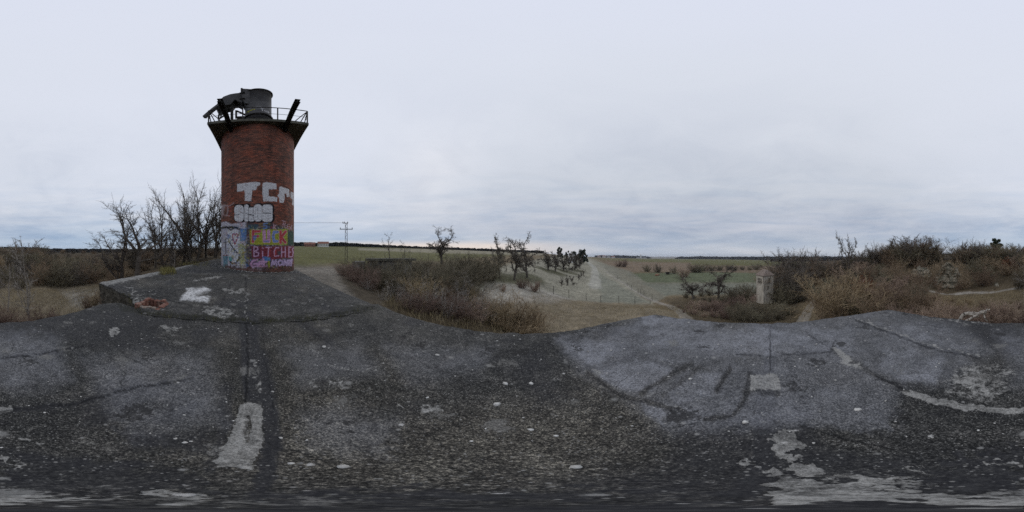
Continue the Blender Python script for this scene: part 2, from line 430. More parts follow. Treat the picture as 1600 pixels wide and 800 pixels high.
def deck_paint(X, Y, qx, qy):
    """stains, patches and tar as masks (pale concrete / bluish spray dust / tar / moss)"""
    n_d = fbm(X * 42, Y * 42, 57, 4); n_a = fbm(X * 5, Y * 5, 51, 5); n_b = fbm(X * 14, Y * 14, 61, 4); n_c = fbm(X * 1.6, Y * 1.6, 71, 4)
    ux = qx + (n_a - 0.5) * 26 + (n_b - 0.5) * 16; uy = qy + (n_a - 0.5) * 14 + (n_b - 0.5) * 16
    kk = np.clip((qy - 600) / 100, 0, 1.4); sx = qx + (n_a - 0.5) * 8 + (n_d - .5) * 14 * kk; sy = qy + (n_b - 0.5) * 8 + (n_d - .5) * 14 * kk
    ux = ux + (n_d - .5) * 60 * kk; uy = uy + (n_d - .5) * 30 * kk
    pale = np.zeros_like(X); blue = np.zeros_like(X); tar = np.zeros_like(X); moss = np.zeros_like(X); crack = np.zeros_like(X); white = np.zeros_like(X)
    def P_(arr, pts, soft, k, x=ux, y=uy):
        m = sst(-poly_sd(x, y, pts), -soft, soft) * k; np.maximum(arr, m, out=arr)
    def L_(arr, pts, wd, soft, k, x=sx, y=sy):
        m = (1 - sst(seg_dist(x, y, pts), wd - soft, wd + soft)) * k; np.maximum(arr, m, out=arr)
    # bluish spray dust
    P_(blue, [(880, 538), (1000, 493), (1390, 480), (1500, 515), (1545, 548), (1480, 595), (1400, 600), (1395, 655), (1240, 665), (1050, 672), (1015, 650), (958, 610), (918, 580)], 20, 0.50)
    P_(blue, [(928, 583), (1000, 556), (1058, 572), (1020, 615), (975, 612)], 6, 0.9, sx, sy)
    P_(blue, [(1030, 612), (1075, 575), (1130, 580), (1112, 622), (1060, 636)], 6, 0.8, sx, sy)
    P_(blue, [(1000, 505), (1200, 512), (1330, 505), (1330, 545), (1150, 560), (1010, 545)], 14, 0.8)
    P_(blue, [(1380, 540), (1480, 548), (1440, 600), (1370, 585)], 12, 0.8)
    P_(blue, [(872, 530), (960, 528), (985, 556), (920, 575), (890, 552)], 14, .85); P_(blue, [(1000, 492), (1110, 496), (1110, 512), (1010, 514)], 9, .95); P_(blue, [(1160, 508), (1345, 500), (1340, 556), (1190, 562)], 16, .75); P_(blue, [(1400, 558), (1478, 552), (1462, 600), (1405, 596)], 9, 1.0); P_(blue, [(1350, 492), (1440, 510), (1500, 545), (1400, 540)], 12, .7)
    P_(blue, [(990, 618), (1045, 640), (1042, 668), (1010, 650)], 7, 0.85)
    P_(blue, [(-20, 520), (90, 530), (110, 590), (20, 610), (-20, 590)], 20, 0.5)
    P_(blue, [(1560, 520), (1620, 520), (1620, 600), (1580, 600)], 20, 0.45)
    P_(blue, [(130, 560), (330, 555), (350, 660), (200, 680)], 24, 0.36)
    P_(blue, [(440, 545), (560, 540), (590, 580), (470, 600)], 20, 0.38)
    P_(blue, [(600, 545), (770, 545), (750, 580), (640, 600)], 20, 0.36)
    P_(blue, [(470, 640), (620, 650), (600, 710), (470, 700)], 22, 0.30)
    P_(blue, [(1240, 650), (1390, 630), (1390, 670), (1330, 672)], 8, 0.5)
    for ln, k in (([(1000, 615), (1080, 568)], 1), ([(1035, 618), (1095, 572)], 0.7), ([(920, 582), (965, 616), (1050, 640)], 1), ([(1120, 612), (1140, 578)], 1), ([(1168, 618), (1145, 650), (1100, 655)], .9), ([(1170, 585), (1165, 618)], .8),
                  ([(1000, 560), (1060, 575), (1110, 580)], .6), ([(1300, 545), (1345, 572), (1420, 612)], .8), ([(1160, 612), (1215, 615)], .8)):
        jd = (1 - sst(seg_dist(sx, sy, ln), 1.5, 6.0)) * k; blue *= 1 - jd * 0.9; tar = np.maximum(tar, jd * .45)
    # pale concrete patches
    P_(pale, [(386, 628), (409, 631), (409, 700), (396, 734), (333, 728), (360, 682), (373, 640)], 3, 0.95, sx, sy)
    pale *= 1 - (1 - sst(np.hypot((qx - 386) / 7 + (n_b - .5) * 2, (qy - 672) / 26), 0.6, 1.2)) * 0.7
    L_(pale, [(1413, 611), (1450, 624), (1510, 637), (1570, 642), (1612, 640)], 4.6, 1.6, 0.95)
    L_(pale, [(-10, 641), (14, 640)], 5, 3, 0.8)
    P_(pale, [(1172, 587), (1214, 585), (1218, 610), (1170, 611)], 3, 0.9, sx, sy)
    P_(pale, [(1300, 543), (1312, 543), (1332, 562), (1322, 566)], 2.5, 0.7, sx, sy)
    P_(pale, [(1318, 566), (1352, 570), (1350, 578), (1320, 575)], 4, 0.5)
    P_(pale, [(1208, 680), (1240, 672), (1258, 700), (1228, 722), (1212, 712)], 4, 0.85)
    P_(pale, [(1238, 720), (1275, 725), (1295, 746), (1246, 745)], 4, 0.9)
    P_(pale, [(1204, 728), (1240, 748), (1300, 754), (1400, 742), (1450, 728), (1390, 768), (1330, 776), (1200, 778)], 4, 0.7)
    P_(pale, [(1380, 762), (1480, 755), (1490, 760), (1390, 772)], 3, 0.7)
    P_(pale, [(1540, 724), (1600, 722), (1600, 730), (1545, 730)], 2.5, 0.6)
    P_(pale, [(655, 635), (690, 632), (680, 645), (660, 645)], 5, 0.5)
    P_(pale, [(0, 712), (28, 712), (22, 721), (0, 721)], 3, 0.7); P_(pale, [(30, 680), (60, 684), (55, 690), (34, 688)], 3, 0.6)
    P_(pale, [(165, 517), (190, 512), (186, 524), (170, 526)], 3, 0.6); P_(pale, [(255, 512), (285, 510), (280, 520), (260, 520)], 4, 0.5)
    P_(pale, [(1490, 570), (1580, 572), (1575, 625), (1470, 618)], 10, 0.36); P_(pale, [(1500, 575), (1530, 572), (1545, 600), (1510, 622)], 5, 0.45)
    P_(pale, [(930, 580), (945, 582), (940, 588)], 3, 0.6); P_(pale, [(935, 615), (948, 612), (944, 624)], 3, 0.5); P_(pale, [(1165, 718), (1180, 715), (1176, 732), (1160, 735)], 4, 0.7)
    L_(pale, [(1335, 497), (1400, 520), (1450, 540), (1530, 556)], 1.6, 1.2, 0.45); L_(pale, [(1440, 496), (1500, 503), (1560, 508)], 1.5, 1.2, 0.35)
    L_(pale, [(475, 540), (520, 558), (570, 583), (640, 568), (672, 540)], 0.7, 0.6, 0.5); L_(pale, [(510, 571), (555, 582), (600, 570)], 0.8, 0.6, 0.45)
    L_(pale, [(575, 612), (600, 628), (632, 640)], 0.8, 0.6, 0.5); L_(pale, [(530, 640), (580, 606), (650, 560), (690, 522)], 0.7, 0.6, 0.4)
    P_(pale, [(500, 595), (530, 588), (555, 606), (548, 612)], 6, 0.35); P_(pale, [(480, 600), (500, 594), (495, 606)], 3, 0.45)
    # slab beyond the step
    P_(white, [(285, 462), (292, 452), (322, 449), (330, 453), (305, 461), (328, 464), (326, 472), (300, 469), (282, 470)], 2.5, 1.0, sx, sy)
    P_(pale, [(318, 480), (360, 482), (372, 492), (345, 496), (322, 494)], 6, 0.5); P_(pale, [(352, 453), (386, 452), (386, 458), (355, 459)], 2, 0.5); P_(pale, [(376, 430), (388, 430), (386, 434)], 2, 0.6)
    P_(pale, [(200, 457), (210, 450), (208, 462)], 2, 0.8); P_(pale, [(198, 470), (222, 462), (230, 460), (212, 474)], 2.5, 0.55); P_(pale, [(232, 458), (248, 452), (240, 460)], 2.5, 0.4)
    P_(pale, [(150, 438), (200, 429), (250, 419), (306, 407), (300, 415), (225, 434), (165, 447)], 2, 0.62, sx, sy); L_(pale, [(300, 439), (345, 432)], 1.2, 1.0, 0.6); L_(pale, [(372, 470), (386, 470), (385, 455), (384, 505)], 1.2, 1.0, 0.45)
    P_(pale, [(400, 560), (408, 560), (405, 620), (400, 625)], 3, 0.4)
    P_(pale, [(215, 490), (235, 485), (255, 489), (230, 493)], 3, 0.5)
    L_(pale, [(386, 515), (392, 560), (395, 600)], 2.5, 2.0, 0.16)
    # nadir ring
    P_(pale, [(-50, 774), (330, 774), (330, 782), (-50, 785)], 2.5, 0.75); P_(pale, [(1200, 770), (1660, 776), (1660, 790), (1200, 790)], 2.5, 0.6)
    # tar and damp
    L_(tar, [(389, 502), (391, 560), (400, 640)], 15, 5, 1.0); L_(tar, [(405, 560), (420, 640), (426, 700), (412, 760)], 14, 7, 0.95)
    L_(tar, [(355, 610), (348, 680), (328, 735)], 10, 8, 0.6)
    L_(tar, [(1203, 510), (1202, 600), (1196, 680), (1190, 750)], 8, 5, 0.8); L_(tar, [(1196, 620), (1192, 690), (1186, 752)], 16, 6, 1.0)
    P_(tar, [(0, 700), (330, 740), (330, 772), (0, 770)], 10, 0.7); P_(tar, [(180, 670), (330, 680), (330, 710), (200, 700)], 10, 0.7)
    P_(tar, [(1390, 756), (1450, 735), (1600, 690), (1600, 772), (1400, 772)], 8, 0.85); P_(tar, [(400, 770), (1190, 760), (1190, 778), (400, 790)], 6, 0.8)
    P_(tar, [(1450, 490), (1600, 506), (1600, 560), (1550, 548), (1500, 520)], 10, 0.75); P_(tar, [(0, 504), (130, 487), (200, 478), (300, 500), (160, 540), (0, 520)], 10, 0.6)
    L_(tar, [(0, 644), (110, 632), (180, 612), (300, 590)], 3.5, 2, 0.95); L_(tar, [(0, 560), (70, 552), (130, 540)], 2, 1.5, 0.9); L_(tar, [(1335, 499), (1400, 523), (1450, 543), (1530, 559)], 1.6, 1.2, .8); L_(tar, [(1365, 585), (1420, 612), (1412, 600)], 2, 1.5, .9); L_(tar, [(1150, 552), (1205, 556), (1300, 548)], 1.6, 1.4, .7); L_(tar, [(925, 583), (990, 556)], 2.5, 2, .7); L_(tar, [(470, 505), (500, 520), (515, 534)], 8, 6, 0.6)
    P_(tar, [(0, 792), (1600, 792), (1600, 820), (0, 820)], 3, 1.0)
    P_(tar, [(1168, 655), (1205, 640), (1212, 700), (1202, 735), (1192, 772), (1120, 776), (1176, 728), (1184, 690)], 4, 1.3, sx, sy); P_(tar, [(1236, 690), (1262, 700), (1246, 716)], 4, 1.0)
    tar = np.maximum(tar, sst(n_c, 0.56, 0.74) * 0.6); tar *= 1 - pale * 0.8; 
    pale = pale * (0.35 + 0.75 * n_b + 0.75 * n_d); pale = np.maximum(pale, sst(n_a * 0.6 + n_b * 0.4, 0.66, 0.78) * 0.35)
    cx1 = qx + (n_b - .5) * 5 + (n_d - .5) * 3; cy1 = qy + (n_b - .5) * 4 + (n_d - .5) * 3
    for ln, wd, k in (([(0, 644), (110, 632), (180, 612), (300, 590)], 1.3, 1), ([(0, 560), (70, 552), (130, 540)], 1.0, 1), ([(1337, 500), (1400, 523.5), (1450, 544), (1530, 560)], 1.0, .9), ([(1365, 585), (1420, 612)], 1.2, 1), ([(1366, 592), (1412, 600)], .9, .8),
                      ([(925, 584), (965, 618), (1050, 642)], .8, .6), ([(1168, 618), (1145, 650), (1100, 655)], .8, .6), ([(1170, 585), (1164, 618)], .8, .6),
                      ([(1150, 553), (1205, 557), (1300, 549)], .9, .8), ([(1203, 510), (1203, 585)], 1.0, .8), ([(160, 520), (200, 560), (240, 575)], .8, .6), ([(385, 505), (388, 560), (384, 630)], 1.2, 1), ([(410, 505), (414, 560), (428, 640)], .8, .7), ([(1250, 665), (1330, 690), (1390, 700)], 1.2, .7), ([(1260, 520), (1300, 545)], .8, .7),
                      ([(384, 432), (385, 500)], .9, .9), ([(362, 440), (338, 492)], .7, .8), ([(470, 505), (520, 540)], .8, .6), ([(520, 470), (470, 450), (420, 440)], .5, .5), ([(640, 560), (740, 600), (820, 590)], .6, .5), ([(560, 700), (640, 690), (720, 660)], .7, .5), ([(140, 470), (235, 462), (300, 478)], .7, .8)):
        L_(crack, ln, wd, .7, k * 1.0, cx1, cy1)
    crack *= sst(n_a + n_d * .5, .45, .75) * .5 + .5
    L_(moss, [(189, 480), (223, 487), (320, 496), (385, 499.5), (470, 499), (589, 479)], 3.5, 3, 0.9, ux, uy)
    return np.clip(pale, 0, 1), np.clip(blue * (0.45 + 1.15 * n_c) * (.6 + .8 * n_a), 0, 1), np.clip(tar * (0.65 + n_b), 0, 1), moss, white * (0.5 + n_b), crack
pale, blue, tar, moss, white, crack = deck_paint(RX, RY, qx, qy)
RZ = -H + (fbm(RX * 2, RY * 2, 81, 4) - 0.5) * 0.03 * sst(r_, .2, 1) + (fbm(RX * 20, RY * 20, 83, 3) - 0.5) * 0.008 + pale * 0.004
rings = [np.stack([RX, RY, RZ], -1)]
for dz, k in ((-0.03, 1.006), (-0.16, 1.005), (-0.20, 0.985), (-0.9, 0.983), (-6.5, 0.98)):
    rings.append(np.stack([RX[-1] * k, RY[-1] * k, RZ[-1] + dz], -1)[None])
RV = np.concatenate(rings, 0)
ext = lambda a, v=None: np.concatenate([a] + [a[-1:] * (1 if v is None else 0) + (0 if v is None else v)] * 5, 0)
me = np_mesh("roof_deck", RV, np.concatenate([grid_quads(RV.shape[0], nRA, True)[:, ::-1]]), smooth=True)
# centre cap
for nm, a in (("pale", pale), ("blue", blue), ("tar", tar), ("moss", moss), ("white", white), ("crack", crack)):
    fattr(me, nm, ext(a, 0.15 if nm == "pale" else 0.0))

def roof_material():
    m, nt, b = new_mat("old_roof_bitumen")
    geo = nt.new('ShaderNodeNewGeometry'); pos = geo.outputs['Position']
    big = nt.noise(pos, 1.1, 6, 0.65); mid = nt.noise(pos, 7, 7, 0.72); med = nt.noise(pos, 26, 5, 0.72); fine = nt.noise(pos, 95, 3, 0.8); grit = nt.noise(pos, 330, 2, 0.8)
    blot = nt.math('ADD', nt.math('MULTIPLY', big, 0.5), nt.math('MULTIPLY', mid, 0.5))
    base = nt.ramp(blot, [(0.36, (0.018, 0.018, 0.019)), (0.46, (0.031, 0.031, 0.030)), (0.54, (0.045, 0.044, 0.0425)), (0.60, (0.064, 0.063, 0.060)), (0.68, (0.115, 0.112, 0.107))])
    base = nt.mix(1.0, base, nt.mix(nt.ss(nt.noise(pos, 0.6, 3, 0.5), 0.42, 0.7), (1, 1, 1.02), (1.05, 1.0, 0.92)), 'MULTIPLY')
    base = nt.mix(1.0, base, nt.ramp(med, [(0.32, (0.55, 0.55, 0.55)), (0.5, (1, 1, 1)), (0.68, (1.7, 1.68, 1.62))]), 'MULTIPLY')
    base = nt.mix(1.0, base, nt.ramp(fine, [(0.36, (0.30, 0.30, 0.30)), (0.5, (0.85, 0.85, 0.85)), (0.60, (2.4, 2.36, 2.25)), (0.68, (4.2, 4.1, 3.9))]), 'MULTIPLY')
    base = nt.mix(1.0, base, nt.ramp(grit, [(0.38, (0.5, 0.5, 0.5)), (0.5, (1, 1, 1)), (0.62, (2.0, 2.0, 1.95))]), 'MULTIPLY')
    A = lambda n: nt.attr(n).outputs['Fac']
    tarc = nt.mix(nt.ss(nt.math('ADD', nt.math('MULTIPLY', fine, .5), nt.math('MULTIPLY', med, .5)), 0.38, 0.66), (0.021, 0.021, 0.024), (0.050, 0.050, 0.052))
    base = nt.mix(nt.math('MULTIPLY', A("tar"), 0.9), base, tarc)
    fmask = nt.ss(nt.math('ADD', nt.math('MULTIPLY', med, 0.5), nt.math('MULTIPLY', mid, 0.6)), 0.42, 0.67)
    speck = nt.ss(nt.math('ADD', nt.math('MULTIPLY', fine, 0.55), nt.math('MULTIPLY', grit, 0.45)), 0.38, 0.62)
    bl = nt.math('MULTIPLY', A("blue"), nt.math('ADD', 0.50, nt.math('MULTIPLY', fmask, 0.45)))
    bl = nt.math('MULTIPLY', bl, nt.math('ADD', 0.30, nt.math('MULTIPLY', speck, 0.95)), clamp=True)
    base = nt.mix(bl, base, nt.mix(fine, (0.215, 0.221, 0.246), (0.37, 0.376, 0.402)))
    palec = nt.mix(nt.ss(nt.math('ADD', nt.math('MULTIPLY', fine, .6), nt.math('MULTIPLY', grit, .4)), 0.36, 0.62), (0.15, 0.146, 0.136), (0.40, 0.392, 0.37))
    pe = nt.ss(nt.math('ADD', A("pale"), nt.math('MULTIPLY', nt.math('SUBTRACT', nt.math('ADD', nt.math('MULTIPLY', med, .5), nt.math('MULTIPLY', mid, .5)), 0.5), 2.6)), 0.22, 0.62)
    base = nt.mix(nt.math('MULTIPLY', pe, nt.math('ADD', 0.35, nt.math('MULTIPLY', fmask, 0.65)), clamp=True), base, palec)
    # lichen / bare specks
    def specks(scale, lo, hi, keep_over, amt, c):
        nonlocal base
        v = nt.voro(nt.vscale(pos, (1, 1, 0.2)), scale); kp = nt.new('ShaderNodeSeparateColor'); nt.l.new(v.outputs['Color'], kp.inputs[0])
        d = nt.math('ADD', v.outputs['Distance'], nt.math('MULTIPLY', nt.math('SUBTRACT', fine, 0.5), 0.35))
        sp = nt.math('MULTIPLY', nt.math('SUBTRACT', 1.0, nt.ss(d, lo, hi)), nt.math('GREATER_THAN', kp.outputs[0], keep_over))
        base = nt.mix(nt.math('MULTIPLY', sp, amt), base, c)
    vL = nt.voro(nt.vscale(pos, (1, 1, .2)), 3.4); kL = nt.new('ShaderNodeSeparateColor'); nt.l.new(vL.outputs['Color'], kL.inputs[0])
    dL = nt.math('ADD', vL.outputs['Distance'], nt.math('ADD', nt.math('MULTIPLY', nt.math('SUBTRACT', med, .5), 1.0), nt.math('MULTIPLY', nt.math('SUBTRACT', mid, .5), 1.1)))
    base = nt.mix(nt.math('MULTIPLY', nt.math('MULTIPLY', nt.math('SUBTRACT', 1.0, nt.ss(dL, .10, .22)), nt.math('GREATER_THAN', kL.outputs[0], .62)), nt.math('ADD', .15, nt.math('MULTIPLY', speck, .6))), base, (0.235, 0.228, 0.212))
    dD = nt.math('MULTIPLY', nt.math('SUBTRACT', 1.0, nt.ss(dL, .16, .26)), nt.math('LESS_THAN', kL.outputs[0], .30))
    base = nt.mix(nt.math('MULTIPLY', dD, .7), base, (0.022, 0.021, 0.021))
    specks(6.0, 0.10, 0.17, 0.90, 0.55, (0.30, 0.295, 0.28)); specks(17.0, 0.08, 0.20, 0.84, 0.6, (0.33, 0.325, 0.31)); specks(48.0, 0.1, 0.26, 0.80, 0.6, (0.34, 0.33, 0.31)); specks(85.0, 0.12, 0.30, 0.72, 0.65, (0.33, 0.325, 0.31)); specks(11.0, 0.06, 0.13, 0.88, 0.85, (0.48, 0.47, 0.45))
    base = nt.mix(nt.math('MULTIPLY', A("white"), nt.ss(nt.math('ADD', med, nt.math('MULTIPLY', fine, .5)), 0.55, 0.85), clamp=True), base, (0.62, 0.62, 0.62))
    base = nt.mix(nt.math('MULTIPLY', A('dirtw'), 0.8), base, nt.ramp(nt.noise(nt.vscale(pos, (1, 1, 2.5)), 5.0, 6, 0.75), [(0.36, (0.030, 0.026, 0.021)), (0.5, (0.12, 0.104, 0.082)), (0.64, (0.27, 0.245, 0.20))]))
    base = nt.mix(nt.math('MULTIPLY', A("moss"), nt.ss(med, 0.32, 0.58), clamp=True), base, nt.mix(nt.ss(fine, 0.45, 0.7), (0.016, 0.016, 0.014), (0.060, 0.062, 0.034)))
    # hairline cracks: short, broken, thin
    wv = nt.new('ShaderNodeVectorMath', operation='ADD'); nt.l.new(pos, wv.inputs[0]); nse = nt.new('ShaderNodeTexNoise'); nt.put(nse.inputs['Vector'], pos); nse.inputs['Scale'].default_value = 4.0; nse.inputs['Detail'].default_value = 4
    scl = nt.new('ShaderNodeVectorMath', operation='SCALE'); nt.l.new(nse.outputs['Color'], scl.inputs[0]); scl.inputs['Scale'].default_value = 0.35; nt.l.new(scl.outputs[0], wv.inputs[1])
    vc = nt.voro(nt.vscale(wv.outputs[0], (1, 1, 0.001)), 1.7, 'DISTANCE_TO_EDGE')
    wcr = nt.math('SUBTRACT', 1.0, nt.ss(vc.outputs['Distance'], 0.002, 0.010))
    wcr = nt.math('MULTIPLY', wcr, nt.ss(big, 0.50, 0.60))
    base = nt.mix(nt.math('MULTIPLY', wcr, 0.6), base, (0.014, 0.014, 0.014))
    base = nt.mix(nt.math('MULTIPLY', A('crack'), 0.9), base, (0.010, 0.010, 0.011))
    nt.put(b.inputs['Base Color'], base)
    hgt = nt.math('ADD', nt.math('MULTIPLY', fine, 0.45), nt.math('ADD', nt.math('MULTIPLY', med, 0.8), nt.math('MULTIPLY', grit, 0.2)))
    nt.put(b.inputs['Normal'], nt.bump(nt.math('ADD', nt.math('SUBTRACT', hgt, nt.math('ADD', nt.math('MULTIPLY', wcr, 0.25), A('crack'))), nt.math('MULTIPLY', pe, 0.35)), 0.7, 0.012))
    b.inputs['Roughness'].default_value = 0.88
    return m
m_roof = roof_material()
deck_o = link("roof_deck", me, m_roof)
capm = MB(); 
tag(deck_o, "dark weathered bitumen roof with pale worn patches and bluish dust", "roof", None, 'structure')

# raised slab between the step and the tower
near = [P(156, 441, 5.5), P(178, 450, 4.55), P(203, 461, 3.8)] + [onplane(x, y, z) for x, y, z in ((214, 480, -.955), (223, 488, -.955), (270, 493, -.955), (320, 497, -.955), (385, 500, -.955), (430, 500, -.955), (470, 499, -.955), (530, 491, -.955), (589, 478, -.955))]
near = np.array(near)
far = np.array([P(340, 404, 13.5), (-11.8, -0.2, -0.56), P(461.5, 421, 10.6)])
def along(poly, u):
    d = np.r_[0, np.cumsum(np.linalg.norm(np.diff(poly, axis=0), axis=1))]; d /= d[-1]
    return np.stack([np.interp(u, d, poly[:, k]) for k in range(3)], -1)
nU, nV = 330, 300
uu = np.linspace(0, 1, nU); vv = np.linspace(0, 1, nV) ** 1.35
Np, Fp = along(near, uu), along(far, uu)
Np[:, 0] += (fbm(uu * 40, uu * 0, 91, 4) - 0.5) * 0.12
S = Np[None] * (1 - vv[:, None, None]) + Fp[None] * vv[:, None, None]
S[..., 2] += (fbm(S[..., 0] * 2.2, S[..., 1] * 2.2, 93, 4) - 0.5) * 0.04 - 0.035 * (1 - sst(vv, 0, 0.012))[:, None]
HC = (-2.50, -1.83)                                   # the brick-lined opening
inside = (np.abs(S[..., 0] - HC[0]) < 0.175) & (np.abs(S[..., 1] - HC[1]) < 0.175)
q = grid_quads(nV, nU)
keepq = ~inside.ravel()[q].all(1)
sx_, sy_ = px_of(S)
dp = list(deck_paint(S[..., 0], S[..., 1], sx_, sy_))
# dark ring at the tower foot: dirt that doubles as painted contact shading
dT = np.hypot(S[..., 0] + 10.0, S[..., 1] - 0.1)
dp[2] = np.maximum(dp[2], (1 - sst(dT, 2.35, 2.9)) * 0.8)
skirt = []
border = np.concatenate([S[0, :], S[1:, -1], S[-1, -2::-1], S[-2:0:-1, 0]], 0); nb = len(border)
bn = fbm(border[:, 0] * 5, border[:, 1] * 5, 97, 4); bx = border.copy(); bx[:, 2] -= 0.05 + .12 * bn; bx[:, :2] += (np.array([-7, -0.8]) - bx[:, :2]) * (.03 * (bn - .35))[:, None]; by = border.copy(); by[:, 2] -= 2.6; by[:, :2] += (np.array([-7, -0.8]) - by[:, :2]) * 0.05
V = np.concatenate([S.reshape(-1, 3), border, bx, by]); off = nV * nU
k = np.arange(nb); k2 = (k + 1) % nb
qs = np.concatenate([np.stack([off + k, off + k2, off + nb + k2, off + nb + k], -1), np.stack([off + nb + k, off + nb + k2, off + 2 * nb + k2, off + 2 * nb + k], -1)])[:, ::-1]
me = np_mesh("roof_slab", V, np.concatenate([q[keepq], qs]))
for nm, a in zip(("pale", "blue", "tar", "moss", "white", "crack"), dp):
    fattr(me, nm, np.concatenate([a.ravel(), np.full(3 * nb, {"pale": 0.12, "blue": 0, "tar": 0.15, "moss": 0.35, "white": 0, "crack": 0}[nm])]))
fattr(me, 'dirtw', np.r_[np.zeros(nV * nU), np.zeros(nb), np.ones(2 * nb)])
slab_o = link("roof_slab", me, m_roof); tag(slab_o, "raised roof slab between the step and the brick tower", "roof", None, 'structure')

# ------------------------------------------------------------------ materials
def simple_mat(name, c1, c2, scale=6, rough=0.85, metal=0.0, bump=0.3, bd=0.02, spec=0.2, objrand=0.0):
    m, nt, b = new_mat(name)
    tcd = nt.new('ShaderNodeTexCoord'); n = nt.noise(tcd.outputs['Object'], scale, 6, 0.65)
    c = nt.mix(nt.ss(n, 0.3, 0.7), c1, c2)
    if objrand:
        oi = nt.new('ShaderNodeObjectInfo')
        hsv = nt.new('ShaderNodeHueSaturation'); nt.put(hsv.inputs['Color'], c)
        nt.put(hsv.inputs['Value'], nt.math('ADD', 1 - objrand, nt.math('MULTIPLY', oi.outputs['Random'], 2 * objrand)))
        nt.put(hsv.inputs['Hue'], nt.math('ADD', 0.488, nt.math('MULTIPLY', oi.outputs['Random'], 0.024)))
        c = hsv.outputs[0]
    nt.put(b.inputs['Base Color'], c); b.inputs['Roughness'].default_value = rough; b.inputs['Metallic'].default_value = metal
    b.inputs['Specular IOR Level'].default_value = spec
    if bump: nt.put(b.inputs['Normal'], nt.bump(n, bump, bd))
    return m
m_steel = simple_mat("rusty_dark_steel", (0.020, 0.018, 0.018), (0.050, 0.040, 0.036), 7, 0.7)
m_beam = simple_mat("black_beam_steel", (0.010, 0.010, 0.010), (0.022, 0.019, 0.018), 7, 0.75)
m_drum = simple_mat("grey_sheet_steel", (0.040, 0.039, 0.042), (0.078, 0.075, 0.078), 2.5, 0.65, 0.0, 0.1)
m_plat = simple_mat("mossy_concrete", (0.045, 0.045, 0.036), (0.135, 0.128, 0.105), 3, 0.9)
m_conc = simple_mat("grey_concrete", (0.08, 0.078, 0.072), (0.20, 0.19, 0.175), 2.5, 0.9)
m_bark_d = simple_mat("dark_bark", (0.070, 0.061, 0.052), (0.155, 0.135, 0.115), 5, 0.95, objrand=0.15, spec=0.05)
m_twig_d = simple_mat("dark_twigs", (0.095, 0.082, 0.070), (0.18, 0.155, 0.132), 2, 0.95, bump=0, objrand=0.15, spec=0.05)
m_bark_p = simple_mat("pale_bark", (0.20, 0.18, 0.16), (0.36, 0.33, 0.295), 5, 0.95, objrand=0.15, spec=0.05)
m_shrub_r = simple_mat("reddish_twigs", (0.185, 0.132, 0.104), (0.36, 0.27, 0.215), 2, 0.95, bump=0, objrand=0.36, spec=0.05)
m_shrub_b = simple_mat("brown_twigs", (0.165, 0.122, 0.085), (0.31, 0.235, 0.165), 2, 0.95, bump=0, objrand=0.36, spec=0.05)
m_shrub_y = simple_mat("tan_twigs", (0.22, 0.165, 0.10), (0.39, 0.305, 0.20), 2, 0.95, bump=0, objrand=0.36, spec=0.05)
m_shrub_o = simple_mat("olive_twigs", (0.115, 0.100, 0.070), (0.22, 0.192, 0.138), 2, 0.95, bump=0, objrand=0.36, spec=0.05)
m_shrub_rust = simple_mat("rusty_leaves", (0.10, 0.050, 0.030), (0.19, 0.085, 0.048), 2, 0.95, bump=0, objrand=0.1, spec=0.05)
m_ever = simple_mat("evergreen", (0.020, 0.030, 0.020), (0.050, 0.062, 0.040), 2, 0.9, bump=0, objrand=0.15, spec=0.05)
m_farwood = simple_mat("far_wood", (0.026, 0.028, 0.030), (0.060, 0.055, 0.048), 0.03, 0.95, bump=0, spec=0.0)
m_grass = simple_mat("dry_grass", (0.17, 0.135, 0.075), (0.34, 0.28, 0.17), 0.8, 0.95, bump=0, spec=0.05)
m_grass_g = simple_mat("tuft_grass", (0.13, 0.12, 0.045), (0.25, 0.22, 0.09), 3, 0.95, bump=0, spec=0.05)
m_white = simple_mat("pale_plaster", (0.48, 0.47, 0.45), (0.66, 0.65, 0.63), 1.0, 0.9)
m_redroof = simple_mat("red_tile", (0.17, 0.075, 0.055), (0.27, 0.13, 0.10), 1.0, 0.9)
m_greyroof = simple_mat("grey_tile", (0.10, 0.10, 0.105), (0.17, 0.165, 0.165), 1.0, 0.9)
m_pane = simple_mat("dark_window", (0.015, 0.016, 0.018), (0.03, 0.03, 0.034), 2, 0.25, bump=0, spec=0.5)
m_wood = simple_mat("grey_post_wood", (0.055, 0.048, 0.040), (0.13, 0.115, 0.10), 4, 0.95)
m_wire = simple_mat("wire", (0.03, 0.03, 0.03), (0.06, 0.06, 0.06), 4, 0.7, bump=0)
m_stone = simple_mat("white_pebble", (0.30, 0.29, 0.27), (0.62, 0.61, 0.58), 30, 0.9, bump=0.2)

# ------------------------------------------------------------------ brick tower
TC = (-10.0, 0.1); TR = 2.215; Z0 = -1.25; Z1 = 8.25
tower = empty("brick_tower", (TC[0], TC[1], -0.8))
tag(tower, "round red brick kiln tower covered in graffiti with a steel platform on top", "tower")
inv = lambda o: (setattr(o, 'location', (-TC[0], -TC[1], 0.8)), o)[1]     # parts are built in world coordinates
th_f = np.linspace(-rad(88), rad(88), 520); th_b = np.linspace(rad(88), rad(272), 60)[1:-1]
th = np.r_[th_f, th_b]                       # 0 = towards the camera (+x side)
zz = np.r_[np.linspace(Z0, 4.75, 330), np.linspace(4.75, Z1, 40)[1:]]
ZZ, TH = np.meshgrid(zz, th, indexing='ij')
bump_r = (fbm(TH * TR * 6, ZZ * 6, 101, 3) - 0.5) * 0.012
BX = TC[0] + (TR + bump_r) * np.cos(TH); BY = TC[1] + (TR + bump_r) * np.sin(TH)
gx, gy = px_of(np.stack([BX, BY, ZZ], -1))
front = np.cos(TH) > 0.05
rgb = np.zeros(TH.shape + (3,)); cov = np.zeros(TH.shape)
nb1 = fbm(TH * TR * 9, ZZ * 9, 111, 4); nb2 = fbm(TH * TR * 30, ZZ * 30, 113, 3)
